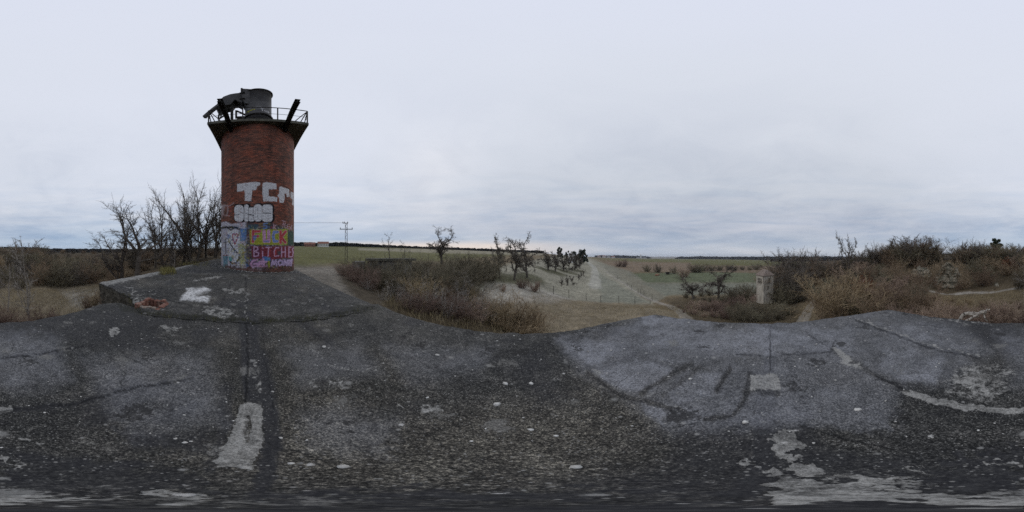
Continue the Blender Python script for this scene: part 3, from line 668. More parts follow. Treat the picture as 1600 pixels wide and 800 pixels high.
jx = gx + (nb1 - 0.5) * 1.6 * np.cos(TH); jy = gy + (nb1 - 0.5) * 1.6
def paint(mask, c, k=1.0):
    global rgb, cov
    m = np.where(front, np.clip(mask, 0, 1) * k, 0)
    newc = m + cov * (1 - m)
    w_ = (m / np.maximum(newc, 1e-6))[..., None]
    rgb = rgb * (1 - w_) + np.asarray(c) * w_; cov = newc
def pf(pts, c, soft=0.5, k=1.0, rough=True):
    paint(sst(-poly_sd(jx if rough else gx, jy if rough else gy, pts), -soft, soft), c, k)
def pl(pts, wd, c, soft=0.4, k=1.0, rough=False):
    paint(1 - sst(seg_dist(jx if rough else gx, jy if rough else gy, pts), wd / 2 - soft, wd / 2 + soft), c, k)
def rrect(x0, y0, x1, y1, rd, c, grow=0.0, soft=0.35, k=1.0):
    cx_, cy_ = (x0 + x1) / 2, (y0 + y1) / 2; hx, hy = (x1 - x0) / 2 + grow, (y1 - y0) / 2 + grow; rd = min(rd + grow, hx, hy)
    dx = np.abs(gx - cx_) - (hx - rd); dy = np.abs(gy - cy_) - (hy - rd)
    d = np.hypot(np.maximum(dx, 0), np.maximum(dy, 0)) + np.minimum(np.maximum(dx, dy), 0) - rd
    paint(1 - sst(d, -soft, soft), c, k)
def Zm(x0, y0, s):
    return lambda *pts: [(x0 + a / s, y0 + b_ / s) for a, b_ in pts]
WHT = (0.74, 0.75, 0.79); LIL = (0.60, 0.44, 0.62); BLK = (0.016, 0.015, 0.020); RED = (0.52, 0.07, 0.08); DRED = (0.24, 0.035, 0.055); YGR = (0.40, 0.42, 0.045); BLU = (0.08, 0.24, 0.55); TEAL = (0.03, 0.22, 0.28); PNK = (0.70, 0.42, 0.62); GRN = (0.05, 0.11, 0.08)
z1 = Zm(340, 275, 20); z2 = Zm(400, 275, 17.78); z3 = Zm(340, 310, 16); z4 = Zm(340, 345, 9.41); z5 = Zm(385, 340, 8.89)
# TCF
pf(z1((610, 240), (790, 225), (940, 200), (1200, 185), (1330, 210), (1320, 290), (1230, 330), (1200, 440), (1080, 440), (1060, 780), (850, 780), (840, 450), (770, 480), (610, 490)), WHT, 0.4, 0.95)
pf(z2((190, 190), (300, 165), (565, 210), (570, 370), (355, 375), (355, 555), (590, 590), (580, 715), (200, 700), (175, 400)), WHT, 0.4, 0.95)
pf(z2((640, 300), (700, 290), (920, 370), (930, 580), (860, 590), (840, 490), (790, 500), (800, 620), (770, 745), (650, 740), (640, 600), (590, 545), (640, 480)), WHT, 0.4, 0.93)
pf(z2((960, 430), (1050, 470), (1050, 820), (1005, 800), (1010, 640), (960, 610)), WHT, 0.4, 0.85)
# SHOE bubbles
sh = [(415, 160, 655, 400, 60), (420, 370, 660, 585, 105), (665, 145, 775, 590, 55), (780, 220, 900, 400, 15), (775, 410, 915, 582, 70), (895, 140, 1120, 582, 108), (1110, 148, 1362, 375, 70), (1128, 375, 1378, 592, 100)]
for a, b_, c_, d_, rd in sh: rrect(340 + (a + 18) / 16, 310 + (b_) / 16, 340 + (c_ + 30) / 16, 310 + (d_ + 6) / 16, rd / 16, BLK, 1.5)
for a, b_, c_, d_, rd in [(415, 160, 657, 587, 105), (665, 145, 775, 590, 55), (780, 222, 915, 582, 45), (893, 140, 1122, 582, 108), (1110, 148, 1375, 592, 85)]: rrect(340 + a / 16, 310 + b_ / 16, 340 + c_ / 16, 310 + d_ / 16, rd / 16, BLK, 0.25, .25); rrect(340 + a / 16, 310 + b_ / 16, 340 + c_ / 16, 310 + d_ / 16, rd / 16, WHT, -0.2, 0.3)
pf(z3((655, 395), (600, 362), (540, 372), (610, 345)), BLK, .4, .9); pl(z3((780, 410), (905, 415)), .9, BLK); pl(z3((840, 500), (842, 582)), .8, BLK, k=.7); pl(z3((720, 470), (770, 560)), .6, BLK, k=.6)
pl(z3((420, 410), (520, 408), (545, 390)), 1.0, BLK); pl(z3((1000, 250), (1000, 310)), 0.7, BLK, k=0.7); pl(z3((1000, 420), (1005, 490)), 0.8, BLK, k=0.7); pl(z3((1140, 365), (1340, 372)), 1.0, BLK); pl(z3((700, 370), (760, 400), (840, 405), (900, 430)), 0.9, BLK)
# faint tag left
pl(z3((200, 180), (300, 190), (400, 110)), 1.8, (0.45, 0.36, 0.38), 0.9, 0.6, True); pl(z3((250, 190), (255, 330), (230, 420)), 2.2, (0.45, 0.36, 0.38), 0.9, 0.6, True); pl(z3((120, 200), (110, 330), (160, 420), (300, 440)), 1.6, (0.45, 0.36, 0.38), 0.9, 0.55, True); pl(z3((300, 200), (350, 240), (280, 420)), 1.2, RED, 0.7, 0.5, True)
pf(z3((90, 160), (200, 150), (180, 260), (110, 480), (80, 480)), (0.55, 0.5, 0.52), 1.5, 0.5)
# white piece, lower left
pf(z4((30, 60), (60, 20), (130, 10), (200, 45), (300, 30), (430, 20), (425, 130), (440, 300), (350, 500), (430, 640), (420, 740), (340, 770), (100, 740), (30, 700)), (0.58, 0.57, 0.66), 1.0, 0.93)
pf(z4((130, 180), (210, 120), (300, 150), (330, 320), (320, 520), (280, 610), (200, 620), (150, 520)), WHT, 0.6, 0.9)
pl(z4((60, 105), (130, 95), (220, 95), (290, 105), (335, 135)), 3.4, BLK, 0.8, 1, True); pl(z4((335, 135), (310, 200)), 1.0, BLK, 0.5, 0.6)
pl(z4((150, 110), (200, 135), (230, 115)), 2.0, BLK, 0.6, 0.9)
pf(z4((335, 115), (425, 115), (435, 200), (410, 290), (330, 300)), BLU, 0.8, 0.9)
pf(z4((140, 200), (190, 210), (180, 260), (145, 260)), (0.25, 0.4, 0.75), 0.7, 0.8)
pf(z4((300, 340), (380, 340), (440, 440), (430, 620), (330, 640), (310, 500)), (0.42, 0.45, 0.14), 1.6, 0.62)
pf(z4((380, 420), (450, 440), (440, 640), (400, 640)), (0.45, 0.40, 0.52), 1.6, 0.6)
paint(sst(nb2, 0.60, 0.66) * sst(-poly_sd(gx, gy, z4((300, 330), (440, 380), (450, 680), (320, 680))), -1, 1), (0.55, 0.55, 0.1), 0.8)
paint(sst(1 - nb2, 0.62, 0.68) * sst(-poly_sd(gx, gy, z4((300, 330), (440, 380), (450, 680), (320, 680))), -1, 1), (0.05, 0.07, 0.12), 0.8)
pl(z4((220, 200), (245, 190), (258, 215), (275, 190), (300, 205), (290, 260), (255, 345), (225, 260), (220, 200)), 1.7, (0.40, 0.04, 0.13), 0.5)
pl(z4((165, 300), (200, 360), (240, 420), (290, 468)), 1.7, BLK, 0.4); pl(z4((90, 320), (140, 318)), 0.8, BLK); pl(z4((115, 290), (118, 480)), 1.0, BLK)
pl(z4((105, 285), (140, 250), (165, 285), (140, 310)), 0.8, BLK); pl(z4((190, 300), (215, 270), (220, 300)), 0.8, BLK)
for a in (135, 165, 205, 245): pl(z4((a, 400), (a + 4, 470)), 0.7, BLK, 0.4, 0.8)
pl(z4((135, 435), (165, 435)), 0.7, BLK, 0.4, 0.8); pl(z4((205, 430), (240, 425), (250, 470), (290, 465)), 0.7, BLK, 0.4, 0.8)
pf(z4((78, 515), (150, 505), (150, 700), (85, 705)), TEAL, 0.8, 0.9); paint(sst(nb2, 0.55, 0.62) * sst(-poly_sd(gx, gy, z4((78, 515), (150, 505), (150, 700), (85, 705))), -1, .5), (0.5, 0.55, 0.62), 0.6)
pl(z4((78, 513), (150, 508)), 1.0, DRED); pf(z4((160, 520), (200, 530), (235, 545), (215, 580), (190, 600), (165, 575)), (0.03, 0.33, 0.36), 0.7, 0.9)
pl(z4((180, 600), (215, 630), (270, 620), (310, 570), (322, 500)), 2.4, BLK, 0.6, 1, True); pl(z4((190, 640), (190, 720)), 1.8, BLK, 0.5, 0.8); pl(z4((210, 700), (280, 650)), 1.2, BLK, 0.5, 0.8)
pf(z4((420, 600), (460, 560), (460, 660), (420, 700)), BLU, 1, 0.8)
# the text block
pf(z5((-5, 60), (120, 80), (350, 75), (640, 180), (660, 380), (640, 600), (560, 640), (300, 740), (60, 740), (-10, 640)), (0.06, 0.07, 0.09), 2.0, 0.75)
pf(z5((20, 110), (160, 90), (170, 160), (40, 160)), (0.04, 0.12, 0.16), 1.0, 0.7); pl(z5((180, 90), (330, 85)), 1.0, (0.4, 0.35, 0.05), 0.8, 0.7)
rg = np.random.RandomState(33)
for k in range(46):
    x0, y0 = rg.uniform(347, 457), rg.uniform(352, 424); a_ = rg.uniform(0, 6.28); ln_ = rg.uniform(1.5, 6); b2 = a_ + rg.uniform(-1.4, 1.4)
    c_ = [(.6, .58, .62), (.05, .05, .07), (.10, .25, .5), (.5, .08, .12), (.45, .45, .06), (.04, .3, .32), (.6, .38, .55)][rg.randint(7)]
    pl([(x0, y0), (x0 + ln_ * math.cos(a_), y0 + ln_ * math.sin(a_)), (x0 + ln_ * (math.cos(a_) + math.cos(b2)), y0 + ln_ * (math.sin(a_) + math.sin(b2)))], rg.uniform(.5, 1.5), c_, .5, rg.uniform(.25, .6), True)
for k in range(26):
    x0, y0 = rg.uniform(347, 457), rg.uniform(360, 405); pl([(x0, y0), (x0 + rg.uniform(-.2, .2), y0 + rg.uniform(3, 12))], .45, [(.6, .58, .62), (.05, .05, .07), (.4, .06, .1), (.4, .4, .06)][rg.randint(4)], .3, .5)
for c_, sd in (((.62, .6, .66), 131), ((.06, .07, .1), 137), ((.12, .26, .5), 139), ((.45, .42, .08), 149)):
    m_ = sst(fbm(TH * TR * 13, ZZ * 13, sd, 3), .63, .70) * sst(gy, 349, 356) * (1 - sst(gy, 420, 426)); paint(m_, c_, .45)
pf(z5((45, 165), (575, 160), (570, 380), (250, 375), (50, 370)), YGR, 0.7, 0.95)
pf(z5((575, 190), (655, 200), (655, 380), (575, 380)), GRN, 0.8, 0.9)
pl(z5((62, 170), (55, 350)), 1.2, (0.55, 0.28, 0.04), 0.5, 0.8)
def letter(strokes, wd, c_in, c_out, grow=1.5, k=1.0):
    for s in strokes: pl(z5(*s), wd + grow, c_out, 0.35, k)
    for s in strokes: pl(z5(*s), wd, c_in, 0.35, k)
letter([[(95, 185), (92, 335)], [(95, 195), (185, 190)], [(95, 262), (160, 258)]], 3.6, RED, PNK, 0.9); pf(z5((90, 250), (150, 235), (130, 310), (90, 320)), BLU, 0.8, 0.75)
letter([[(245, 190), (250, 330)], [(250, 325), (305, 325)], [(310, 190), (312, 330)]], 4.2, (0.62, 0.34, 0.55), PNK, 0.8); pl(z5((250, 330), (305, 330)), 2.4, BLU, 0.6, 0.7)
letter([[(430, 200), (385, 200), (372, 265), (385, 330), (428, 328)]], 4.0, (0.20, 0.30, 0.60), PNK, 0.8)
letter([[(475, 195), (475, 350)], [(545, 195), (485, 270), (540, 345)]], 3.8, RED, PNK, 0.8)
pf(z5((70, 400), (655, 395), (655, 560), (500, 560), (350, 590), (80, 560)), DRED, 0.8, 0.9); pf(z5((80, 420), (190, 410), (190, 550), (90, 550)), (0.08, 0.04, 0.10), 0.8, 0.6)
W = 1.7
for s in ([(105, 405), (105, 540), (165, 530), (170, 490), (110, 470), (160, 445), (155, 410), (105, 405)], [(225, 470), (225, 545)], [(222, 420), (232, 425)], [(270, 415), (345, 412)], [(308, 415), (300, 540)],
          [(450, 420), (410, 415), (385, 470), (395, 535), (450, 530)], [(490, 410), (488, 545)], [(540, 410), (540, 545)], [(490, 480), (540, 478)], [(590, 410), (590, 545)], [(590, 412), (620, 412)], [(590, 478), (615, 478)], [(590, 545), (625, 545)], [(655, 420), (638, 440), (650, 480), (640, 540)]):
    pl(z5(*s), W, (0.62, 0.40, 0.58), 0.4, 0.95)
pl(z5((410, 450), (400, 520)), 2.2, RED, 0.6, 0.8); pl(z5((330, 450), (318, 540)), 2.0, RED, 0.6, 0.7); pf(z5((430, 470), (480, 460), (475, 520), (440, 520)), (0.04, 0.10, 0.12), 0.6, 0.7); pf(z5((220, 540), (300, 550), (300, 600), (225, 620)), BLU, 0.8, 0.85); pl(z5((308, 560), (315, 700)), 3.0, (0.38, 0.40, 0.04), 0.9, 0.85); pf(z5((260, 540), (340, 560), (330, 600), (280, 600)), BLU, 1, 0.8)
# get money
for s in ([(150, 590), (90, 600), (60, 650), (90, 690), (160, 680), (165, 640), (110, 645)], [(170, 650), (230, 640), (215, 605), (180, 620), (180, 680), (250, 685)], [(235, 580), (245, 680), (280, 670)], [(215, 620), (280, 610)]):
    pl(z5(*s), 3.6, (0.52, 0.30, 0.52), 0.6, 0.95, True); pl(z5(*s), 1.4, PNK, 0.5, 0.7)
for s in ([(350, 675), (365, 590), (385, 650), (410, 590), (420, 670)], [(470, 590), (440, 620), (460, 665), (500, 650), (500, 600), (470, 590)], [(520, 660), (530, 590), (560, 660), (570, 590)], [(585, 640), (575, 600), (600, 590), (600, 630), (575, 645), (605, 660)], [(612, 590), (618, 630), (632, 580), (620, 670)]):
    pl(z5(*s), 3.0, (0.44, 0.34, 0.58), 0.6, 0.95, True); pl(z5(*s), 1.2, (0.66, 0.5, 0.7), 0.5, 0.7)
pf(z5((20, 710), (120, 680), (240, 690), (230, 740), (60, 760)), (0.55, 0.47, 0.58), 1.2, 0.7)
# small tags: S, K, FLEX
for s in ([(290, 80), (240, 85), (238, 110), (285, 118), (285, 145), (235, 150)],): pl(z5(*s), 1.9, (0.16, 0.28, 0.55), 0.4, 0.9)
for s in ([(378, 90), (382, 160)], [(415, 105), (382, 128), (415, 160)]): pl(z5(*s), 1.1, (0.66, 0.40, 0.50), 0.35, 0.95)
for s in ([(490, 40), (545, 55)], [(520, 50), (505, 130)], [(495, 90), (530, 92)], [(540, 75), (530, 135), (560, 145)], [(595, 90), (570, 95), (565, 150), (590, 155)], [(568, 122), (590, 124)], [(600, 120), (628, 165)], [(632, 110), (600, 165)]): pl(z5(*s), 1.0, (0.55, 0.36, 0.42), 0.35, 0.9)
pf(z5((335, 125), (360, 120), (362, 145), (338, 150)), (0.3, 0.03, 0.07), 0.8, 0.8)
# bare brick patches worn through, soot at the foot
cov *= 1 - sst(nb2 * 0.5 + nb1 * 0.5, 0.60, 0.68) * 0.5
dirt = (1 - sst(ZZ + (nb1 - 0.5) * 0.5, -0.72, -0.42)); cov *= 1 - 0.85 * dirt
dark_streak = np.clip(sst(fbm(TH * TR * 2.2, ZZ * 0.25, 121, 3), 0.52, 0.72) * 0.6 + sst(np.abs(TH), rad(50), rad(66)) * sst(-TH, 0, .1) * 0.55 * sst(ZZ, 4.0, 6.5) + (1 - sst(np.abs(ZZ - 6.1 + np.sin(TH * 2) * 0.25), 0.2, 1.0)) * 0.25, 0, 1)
VB = np.stack([BX, BY, ZZ], -1)
me = np_mesh("brick_shaft", VB, grid_quads(len(zz), len(th), True), smooth=True)
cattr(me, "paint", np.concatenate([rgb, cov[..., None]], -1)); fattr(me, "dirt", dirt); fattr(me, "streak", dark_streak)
uvl = me.uv_layers.new(name="UVMap")
vi = np.empty(len(me.loops), np.int32); me.loops.foreach_get('vertex_index', vi)
U_ = (np.where(TH < 0, TH + 2 * np.pi, TH) * TR + 0).ravel()[vi]; U_ = (TH * TR).ravel()[vi]; V_ = ZZ.ravel()[vi]
uvl.data.foreach_set('uv', np.stack([U_, V_], -1).astype(np.float32).ravel())
m_brick, nt, b = new_mat("old_red_brick")
uv = nt.new('ShaderNodeUVMap'); uv.uv_map = "UVMap"
br = nt.new('ShaderNodeTexBrick'); nt.l.new(uv.outputs[0], br.inputs['Vector'])
br.inputs['Scale'].default_value = 1.0; br.inputs['Brick Width'].default_value = 0.25; br.inputs['Row Height'].default_value = 0.077; br.inputs['Mortar Size'].default_value = 0.008; br.inputs['Mortar Smooth'].default_value = 0.3; br.inputs['Bias'].default_value = -0.1
br.inputs['Color1'].default_value = (0.265, 0.102, 0.070, 1); br.inputs['Color2'].default_value = (0.085, 0.050, 0.043, 1); br.inputs['Mortar'].default_value = (0.085, 0.066, 0.056, 1)
nbig = nt.noise(uv.outputs[0], 1.2, 5, 0.6); nfine = nt.noise(uv.outputs[0], 22, 4, 0.7)
bc = nt.mix(nt.ss(nbig, 0.38, 0.66), br.outputs['Color'], nt.mix(1.0, br.outputs['Color'], (1.25, 0.95, 0.85), 'MULTIPLY'))
npatch = nt.noise(nt.vscale(uv.outputs[0], (1, 2.5, 1)), 3.2, 6, 0.72)
bc = nt.mix(1.0, bc, nt.ramp(npatch, [(0.32, (0.45, 0.5, 0.55)), (0.5, (1, 1, 1)), (0.66, (1.5, 1.4, 1.3))]), 'MULTIPLY')
bc = nt.mix(1.0, bc, nt.ramp(nfine, [(0.3, (0.5, 0.5, 0.5)), (0.55, (1, 1, 1)), (0.75, (1.5, 1.45, 1.4))]), 'MULTIPLY')
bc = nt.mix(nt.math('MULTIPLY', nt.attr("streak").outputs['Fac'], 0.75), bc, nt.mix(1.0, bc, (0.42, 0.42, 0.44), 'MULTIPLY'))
pa = nt.attr("paint")
pc = nt.mix(nt.math('MULTIPLY', br.outputs['Fac'], 0.62), pa.outputs['Color'], nt.mix(1.0, pa.outputs['Color'], (0.25, 0.22, 0.24), 'MULTIPLY'))
pc = nt.mix(1.0, pc, nt.ramp(nfine, [(0.3, (0.66, 0.66, 0.66)), (0.6, (1, 1, 1))]), 'MULTIPLY')
hs = nt.new('ShaderNodeHueSaturation'); hs.inputs['Saturation'].default_value = 0.98; hs.inputs['Value'].default_value = 1.0; nt.put(hs.inputs['Color'], pc)
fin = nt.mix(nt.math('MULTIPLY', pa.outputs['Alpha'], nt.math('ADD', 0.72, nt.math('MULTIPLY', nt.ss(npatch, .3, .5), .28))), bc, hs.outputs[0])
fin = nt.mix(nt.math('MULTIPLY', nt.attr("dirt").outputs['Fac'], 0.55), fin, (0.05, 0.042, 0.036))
nt.put(b.inputs['Base Color'], fin); b.inputs['Roughness'].default_value = 0.85
nt.put(b.inputs['Normal'], nt.bump(nt.math('SUBTRACT', nt.math('MULTIPLY', nfine, 0.5), br.outputs['Fac']), 0.6, 0.012))
inv(link("brick_shaft", me, m_brick, tower))

HS = 2.44
def T(dx, dy, z): return (TC[0] + dx, TC[1] + dy, z)     # dx>0 towards the camera
pm = MB(); pm.box(T(-HS, -HS, Z1 + 0.002), T(HS, HS, 8.51)); inv(pm.build("platform", m_plat, tower, bevel=0.015))
for s in (-1.36, 1.36):
    bm_ = MB(); L0, L1 = -0.9, 4.45; zc = 8.10
    for dz in (-0.13, 0.13): bm_.box(T(L0, s - 0.10, zc + dz - 0.012), T(L1, s + 0.10, zc + dz + 0.012))
    bm_.box(T(L0, s - 0.016, zc - 0.117), T(L1 - 0.01, s + 0.016, zc + 0.117))
    inv(bm_.build("steel_beam", m_beam, tower))
# railing
rail = link("railing", bpy.data.meshes.new("railing"), None, tower)
e = HS - 0.06; zr = 9.86
posts = [(e, -e), (e, -1.55), (e, -0.72), (e, 0.92), (e, e), (-e, e), (-e, -e), (0.2, e), (0.2, -e), (-e, 0.0)]
rm = MB()
for (ax, ay), (bx_, by_) in (((e, -e), (e, e)), ((e, e), (-e, e)), ((-e, e), (-e, -e)), ((-e, -e), (e, -e))):
    rm.bar(T(ax, ay, zr), T(bx_, by_, zr), 0.05, 0.04)
    rm.tube(T(ax, ay, 9.12), T(bx_, by_, 9.12), 0.014, n=6)
    
me_r = rm.build("rail_bars", m_steel, None); bpy.data.objects.remove(rail); rail = me_r; rail.name = "railing"; rail.parent = tower; inv(rail)
for ax, ay in posts:
    p_ = MB(); p_.box(T(ax - 0.03, ay - 0.03, 8.505), T(ax + 0.03, ay + 0.03, zr - 0.02)); p_.build("post", m_steel, rail)
for (ax, ay), (bx_, by_) in (((e, e), (e, e - 0.62)), ((e, e), (e - 0.7, e)), ((e, -e), (e, -e + 0.6)), ((e, -e), (e - 0.6, -e)), ((e, -1.55), (e, -1.9)), ((-e, e), (-e, e - .6))):
    p_ = MB(); p_.bar(T(ax, ay, zr - 0.05), T(bx_, by_, 8.51), 0.045); p_.build("brace", m_steel, rail)
# fan casing on top: drum with tangential outlet and bent duct
dcx, dcy, drd = 1.40, 0.02, 0.70
dm = MB(); dm.lathe([(0.0, 13.04), (drd, 13.04), (drd + 0.05, 13.0), (drd + 0.05, 12.92), (drd, 12.90), (drd, 9.48), (drd + 0.07, 9.44), (drd + 0.07, 9.38), (drd + 0.02, 9.34), (drd + 0.02, 8.512), (0, 8.512)], 56, (TC[0] + dcx, TC[1] + dcy))
drum = inv(dm.build("steel_drum", m_drum, tower, smooth=False))
for p_ in drum.data.polygons: p_.use_smooth = abs(p_.normal.z) < 0.5
rgm = MB(); rgm.lathe([(drd + .052, 12.90), (drd + .075, 12.90), (drd + .075, 13.02), (drd + .052, 13.02)], 56, (TC[0] + dcx, TC[1] + dcy), True); rgm.build("rim", m_beam, drum)
rgm = MB(); rgm.lathe([(drd + .02, 9.50), (drd + .10, 9.46), (drd + .10, 9.36), (drd + .02, 9.33)], 56, (TC[0] + dcx, TC[1] + dcy), True); rgm.build("rim", m_beam, drum)
cp = MB(); cp.lathe([(0, 13.20), (0.2, 13.18), (0.24, 13.1), (0.24, 13.042)], 24, (TC[0] + dcx, TC[1] + dcy)); cp.build("cap", m_drum, drum)
def TZ_(zx, zy, depth):
    """point on the plane 'depth' metres in front of the camera line, from a bearing on the tower top"""
    a = (300 + zx / 5 - 402.5) * rad(0.225); el_ = EL(120 + zy / 5)
    return (-depth * 1.0, depth * math.tan(a) + TC[1] * depth / 10.0, depth / math.cos(a) * math.tan(el_))
# tangential outlet box beside the drum
ob = MB(); pts = [TZ_(x, y, 8.05) for x, y in ((390, 92), (470, 97), (470, 215), (415, 205), (392, 175))]; ob.prism(pts, (-1.1, 0, 0)); inv(ob.build("outlet_box", m_drum, tower))
for a_, b_ in (((372, 128), (412, 122)), ((372, 176), (412, 168)), ((388, 90), (388, 130))):
    fl = MB(); fl.bar(TZ_(*a_, 8.0), TZ_(*b_, 8.0), 0.10, 0.07); inv(fl.build("flange", m_beam, tower))
du = MB(); pts = [TZ_(x, y, 8.3) for x, y in ((392, 124), (340, 129), (296, 137), (246, 156), (212, 188), (180, 240), (193, 250), (238, 226), (300, 216), (335, 178), (392, 205))]
du.prism(pts, (-0.85, 0, 0)); inv(du.build("duct", m_drum, tower))
ch = MB(); ch.bar(TZ_(238, 205, 8.25), TZ_(98, 318, 8.25), 0.26, 0.16); inv(ch.build("chute", m_drum, tower))
fr_ = MB()
for a_, b_, w_ in (((312, 205), (312, 330), 0.14), ((345, 265), (345, 325), 0.10), ((228, 262), (275, 330), 0.14), ((205, 330), (225, 235), 0.08), ((330, 235), (420, 240), 0.12), ((340, 180), (480, 205), 0.16), ((350, 268), (420, 300), 0.10), ((240, 262), (330, 240), 0.10), ((205, 335), (260, 300), .08)):
    fr_.bar(TZ_(*a_, 8.5), TZ_(*b_, 8.5), w_)
inv(fr_.build("support_frame", m_beam, tower))
tb = MB(); tb.box(T(0.2, -1.15, 9.3), T(1.1, -0.55, 10.35)); inv(tb.build("motor_box", m_steel, tower))
# scrawls on the drum
m_sy = simple_mat("yellow_spray", (0.26, 0.25, 0.03), (0.36, 0.34, 0.05), 8, bump=0); m_sw = simple_mat("white_spray", (0.36, 0.36, 0.38), (0.6, 0.6, 0.62), 8, bump=0)
def drum_line(pts, wd, mb):
    """ribbon of paint just off the drum skin; pts in (angle deg, height)"""
    R_ = drd + 0.004
    cx_, cy_ = TC[0] + dcx, TC[1] + dcy
    pp = []
    for (a0, h0), (a1, h1) in zip(pts[:-1], pts[1:]):
        for t in np.linspace(0, 1, 5): pp.append((a0 + (a1 - a0) * t, h0 + (h1 - h0) * t))
    for (a0, h0), (a1, h1) in zip(pp[:-1], pp[1:]):
        dx, dy = rad(a1 - a0) * R_, h1 - h0; L = math.hypot(dx, dy)
        if L < 1e-6: continue
        nx, ny = -dy / L * wd / 2, dx / L * wd / 2
        vs = []
        for a, h, s in ((a0, h0, 1), (a1, h1, 1), (a1, h1, -1), (a0, h0, -1)):
            t = rad(a) + nx * s / R_; vs.append((cx_ + R_ * math.cos(t), cy_ + R_ * math.sin(t), h + ny * s))
        mb.add(vs, [(0, 1, 2, 3)])
yb = MB(); drum_line([(-58, 9.85), (-50, 10.02), (-45, 9.85), (-38, 10.0), (-30, 9.9), (-22, 10.03), (-12, 9.95)], 0.06, yb); drum_line([(-55, 9.95), (-14, 10.05)], 0.05, yb); yb.build("graffiti", m_sy, drum)
wb = MB(); drum_line([(5, 10.1), (24, 10.13)], .05, wb); drum_line([(14, 10.1), (17, 9.78)], .05, wb); drum_line([(26, 10.0), (27, 9.8), (36, 9.8), (37, 10.0)], .05, wb); drum_line([(42, 10.05), (43, 9.7)], .05, wb); drum_line([(44, 9.95), (52, 9.85), (44, 9.8)], .05, wb); drum_line([(-50, 10.3), (-20, 10.28), (10, 10.32)], 0.02, wb); wb.build("graffiti", m_sw, drum)

# ------------------------------------------------------------------ brick-lined opening in the slab
m_rimc = simple_mat("mortar_smeared_brick", (0.13, 0.085, 0.065), (0.30, 0.27, 0.235), 9, .9)
shaft = empty("brick_opening", (HC[0], HC[1], -0.95)); tag(shaft, "square brick lined hole in the roof with a broken red rim", "hole")
m_redb, nt, b = new_mat("red_brick_rim")
tcd = nt.new('ShaderNodeTexCoord'); nn = nt.noise(tcd.outputs['Object'], 7, 5, 0.7)
nt.put(b.inputs['Base Color'], nt.ramp(nn, [(0.3, (0.07, 0.035, 0.028)), (0.5, (0.17, 0.078, 0.058)), (0.68, (0.28, 0.22, 0.185))])); nt.put(b.inputs['Normal'], nt.bump(nn, 0.6, 0.02))
rng = random.Random(5)
hi_, ho_ = 0.165, 0.255
for side in range(4):
    km = MB(); n_k = 4
    for i in range(n_k):
        if side < 2: a0, a1 = -ho_ + 2 * ho_ * i / n_k, -ho_ + 2 * ho_ * (i + 1) / n_k
        else: a0, a1 = -hi_ + 2 * hi_ * i / n_k, -hi_ + 2 * hi_ * (i + 1) / n_k
        z_ = (0.012 if side in (0, 2) else 0.045) + rng.uniform(-.012, .016); w_o = ho_ + rng.uniform(-.035, .03); g_ = .004
        if side == 0: lo, hi = (a0 + g_, hi_), (a1 - g_, w_o)
        elif side == 1: lo, hi = (a0 + g_, -w_o), (a1 - g_, -hi_)
        elif side == 2: lo, hi = (hi_, a0 + g_), (w_o, a1 - g_)
        else: lo, hi = (-w_o, a0 + g_), (-hi_, a1 - g_)
        km.box((*lo, -0.12), (*hi, z_))
    km.build("brick_rim", m_redb if side != 2 else m_rimc, shaft, bevel=0.008)
wl = MB()
t_ = .05
wl.box((-hi_, hi_, -.8), (hi_, hi_ + t_, -.121)); wl.box((-hi_, -hi_ - t_, -.8), (hi_, -hi_, -.121)); wl.box((hi_, -hi_, -.8), (hi_ + t_, hi_, -.121)); wl.box((-hi_ - t_, -hi_, -.8), (-hi_, hi_, -.121)); wl.box((-hi_ + .002, -hi_ + .002, -.8), (hi_ - .002, hi_ - .002, -.75))
wl.build("lining", m_redb, shaft)
shaft.rotation_euler = (0, 0, rad(8))

# ------------------------------------------------------------------ vegetation generators
def tubes(segs, n):
    S_ = np.asarray(segs, float)
    p, q_, r0, r1 = S_[:, 0:3], S_[:, 3:6], S_[:, 6], S_[:, 7]
    d = q_ - p; d /= np.linalg.norm(d, axis=1, keepdims=True) + 1e-9
    u = np.where(np.abs(d[:, 2:3]) < 0.9, np.array([[0, 0, 1.]]), np.array([[1., 0, 0]]))
    s = np.cross(d, u); s /= np.linalg.norm(s, axis=1, keepdims=True) + 1e-9; t = np.cross(s, d)
    an = np.arange(n) * 2 * np.pi / n
    ring = s[:, None] * np.cos(an)[None, :, None] + t[:, None] * np.sin(an)[None, :, None]
    V_ = np.stack([p[:, None] + ring * r0[:, None, None], q_[:, None] + ring * r1[:, None, None]], 1)
    N = len(S_); base_ = (np.arange(N) * 2 * n)[:, None]; k_ = np.arange(n)[None]; k2_ = (k_ + 1) % n
    F_ = np.stack([base_ + k_, base_ + k2_, base_ + n + k2_, base_ + n + k_], -1).reshape(-1, 4)
    return V_.reshape(-1, 3), F_
def rvec(rng): return Vector((rng.gauss(0, 1), rng.gauss(0, 1), rng.gauss(0, 1)))
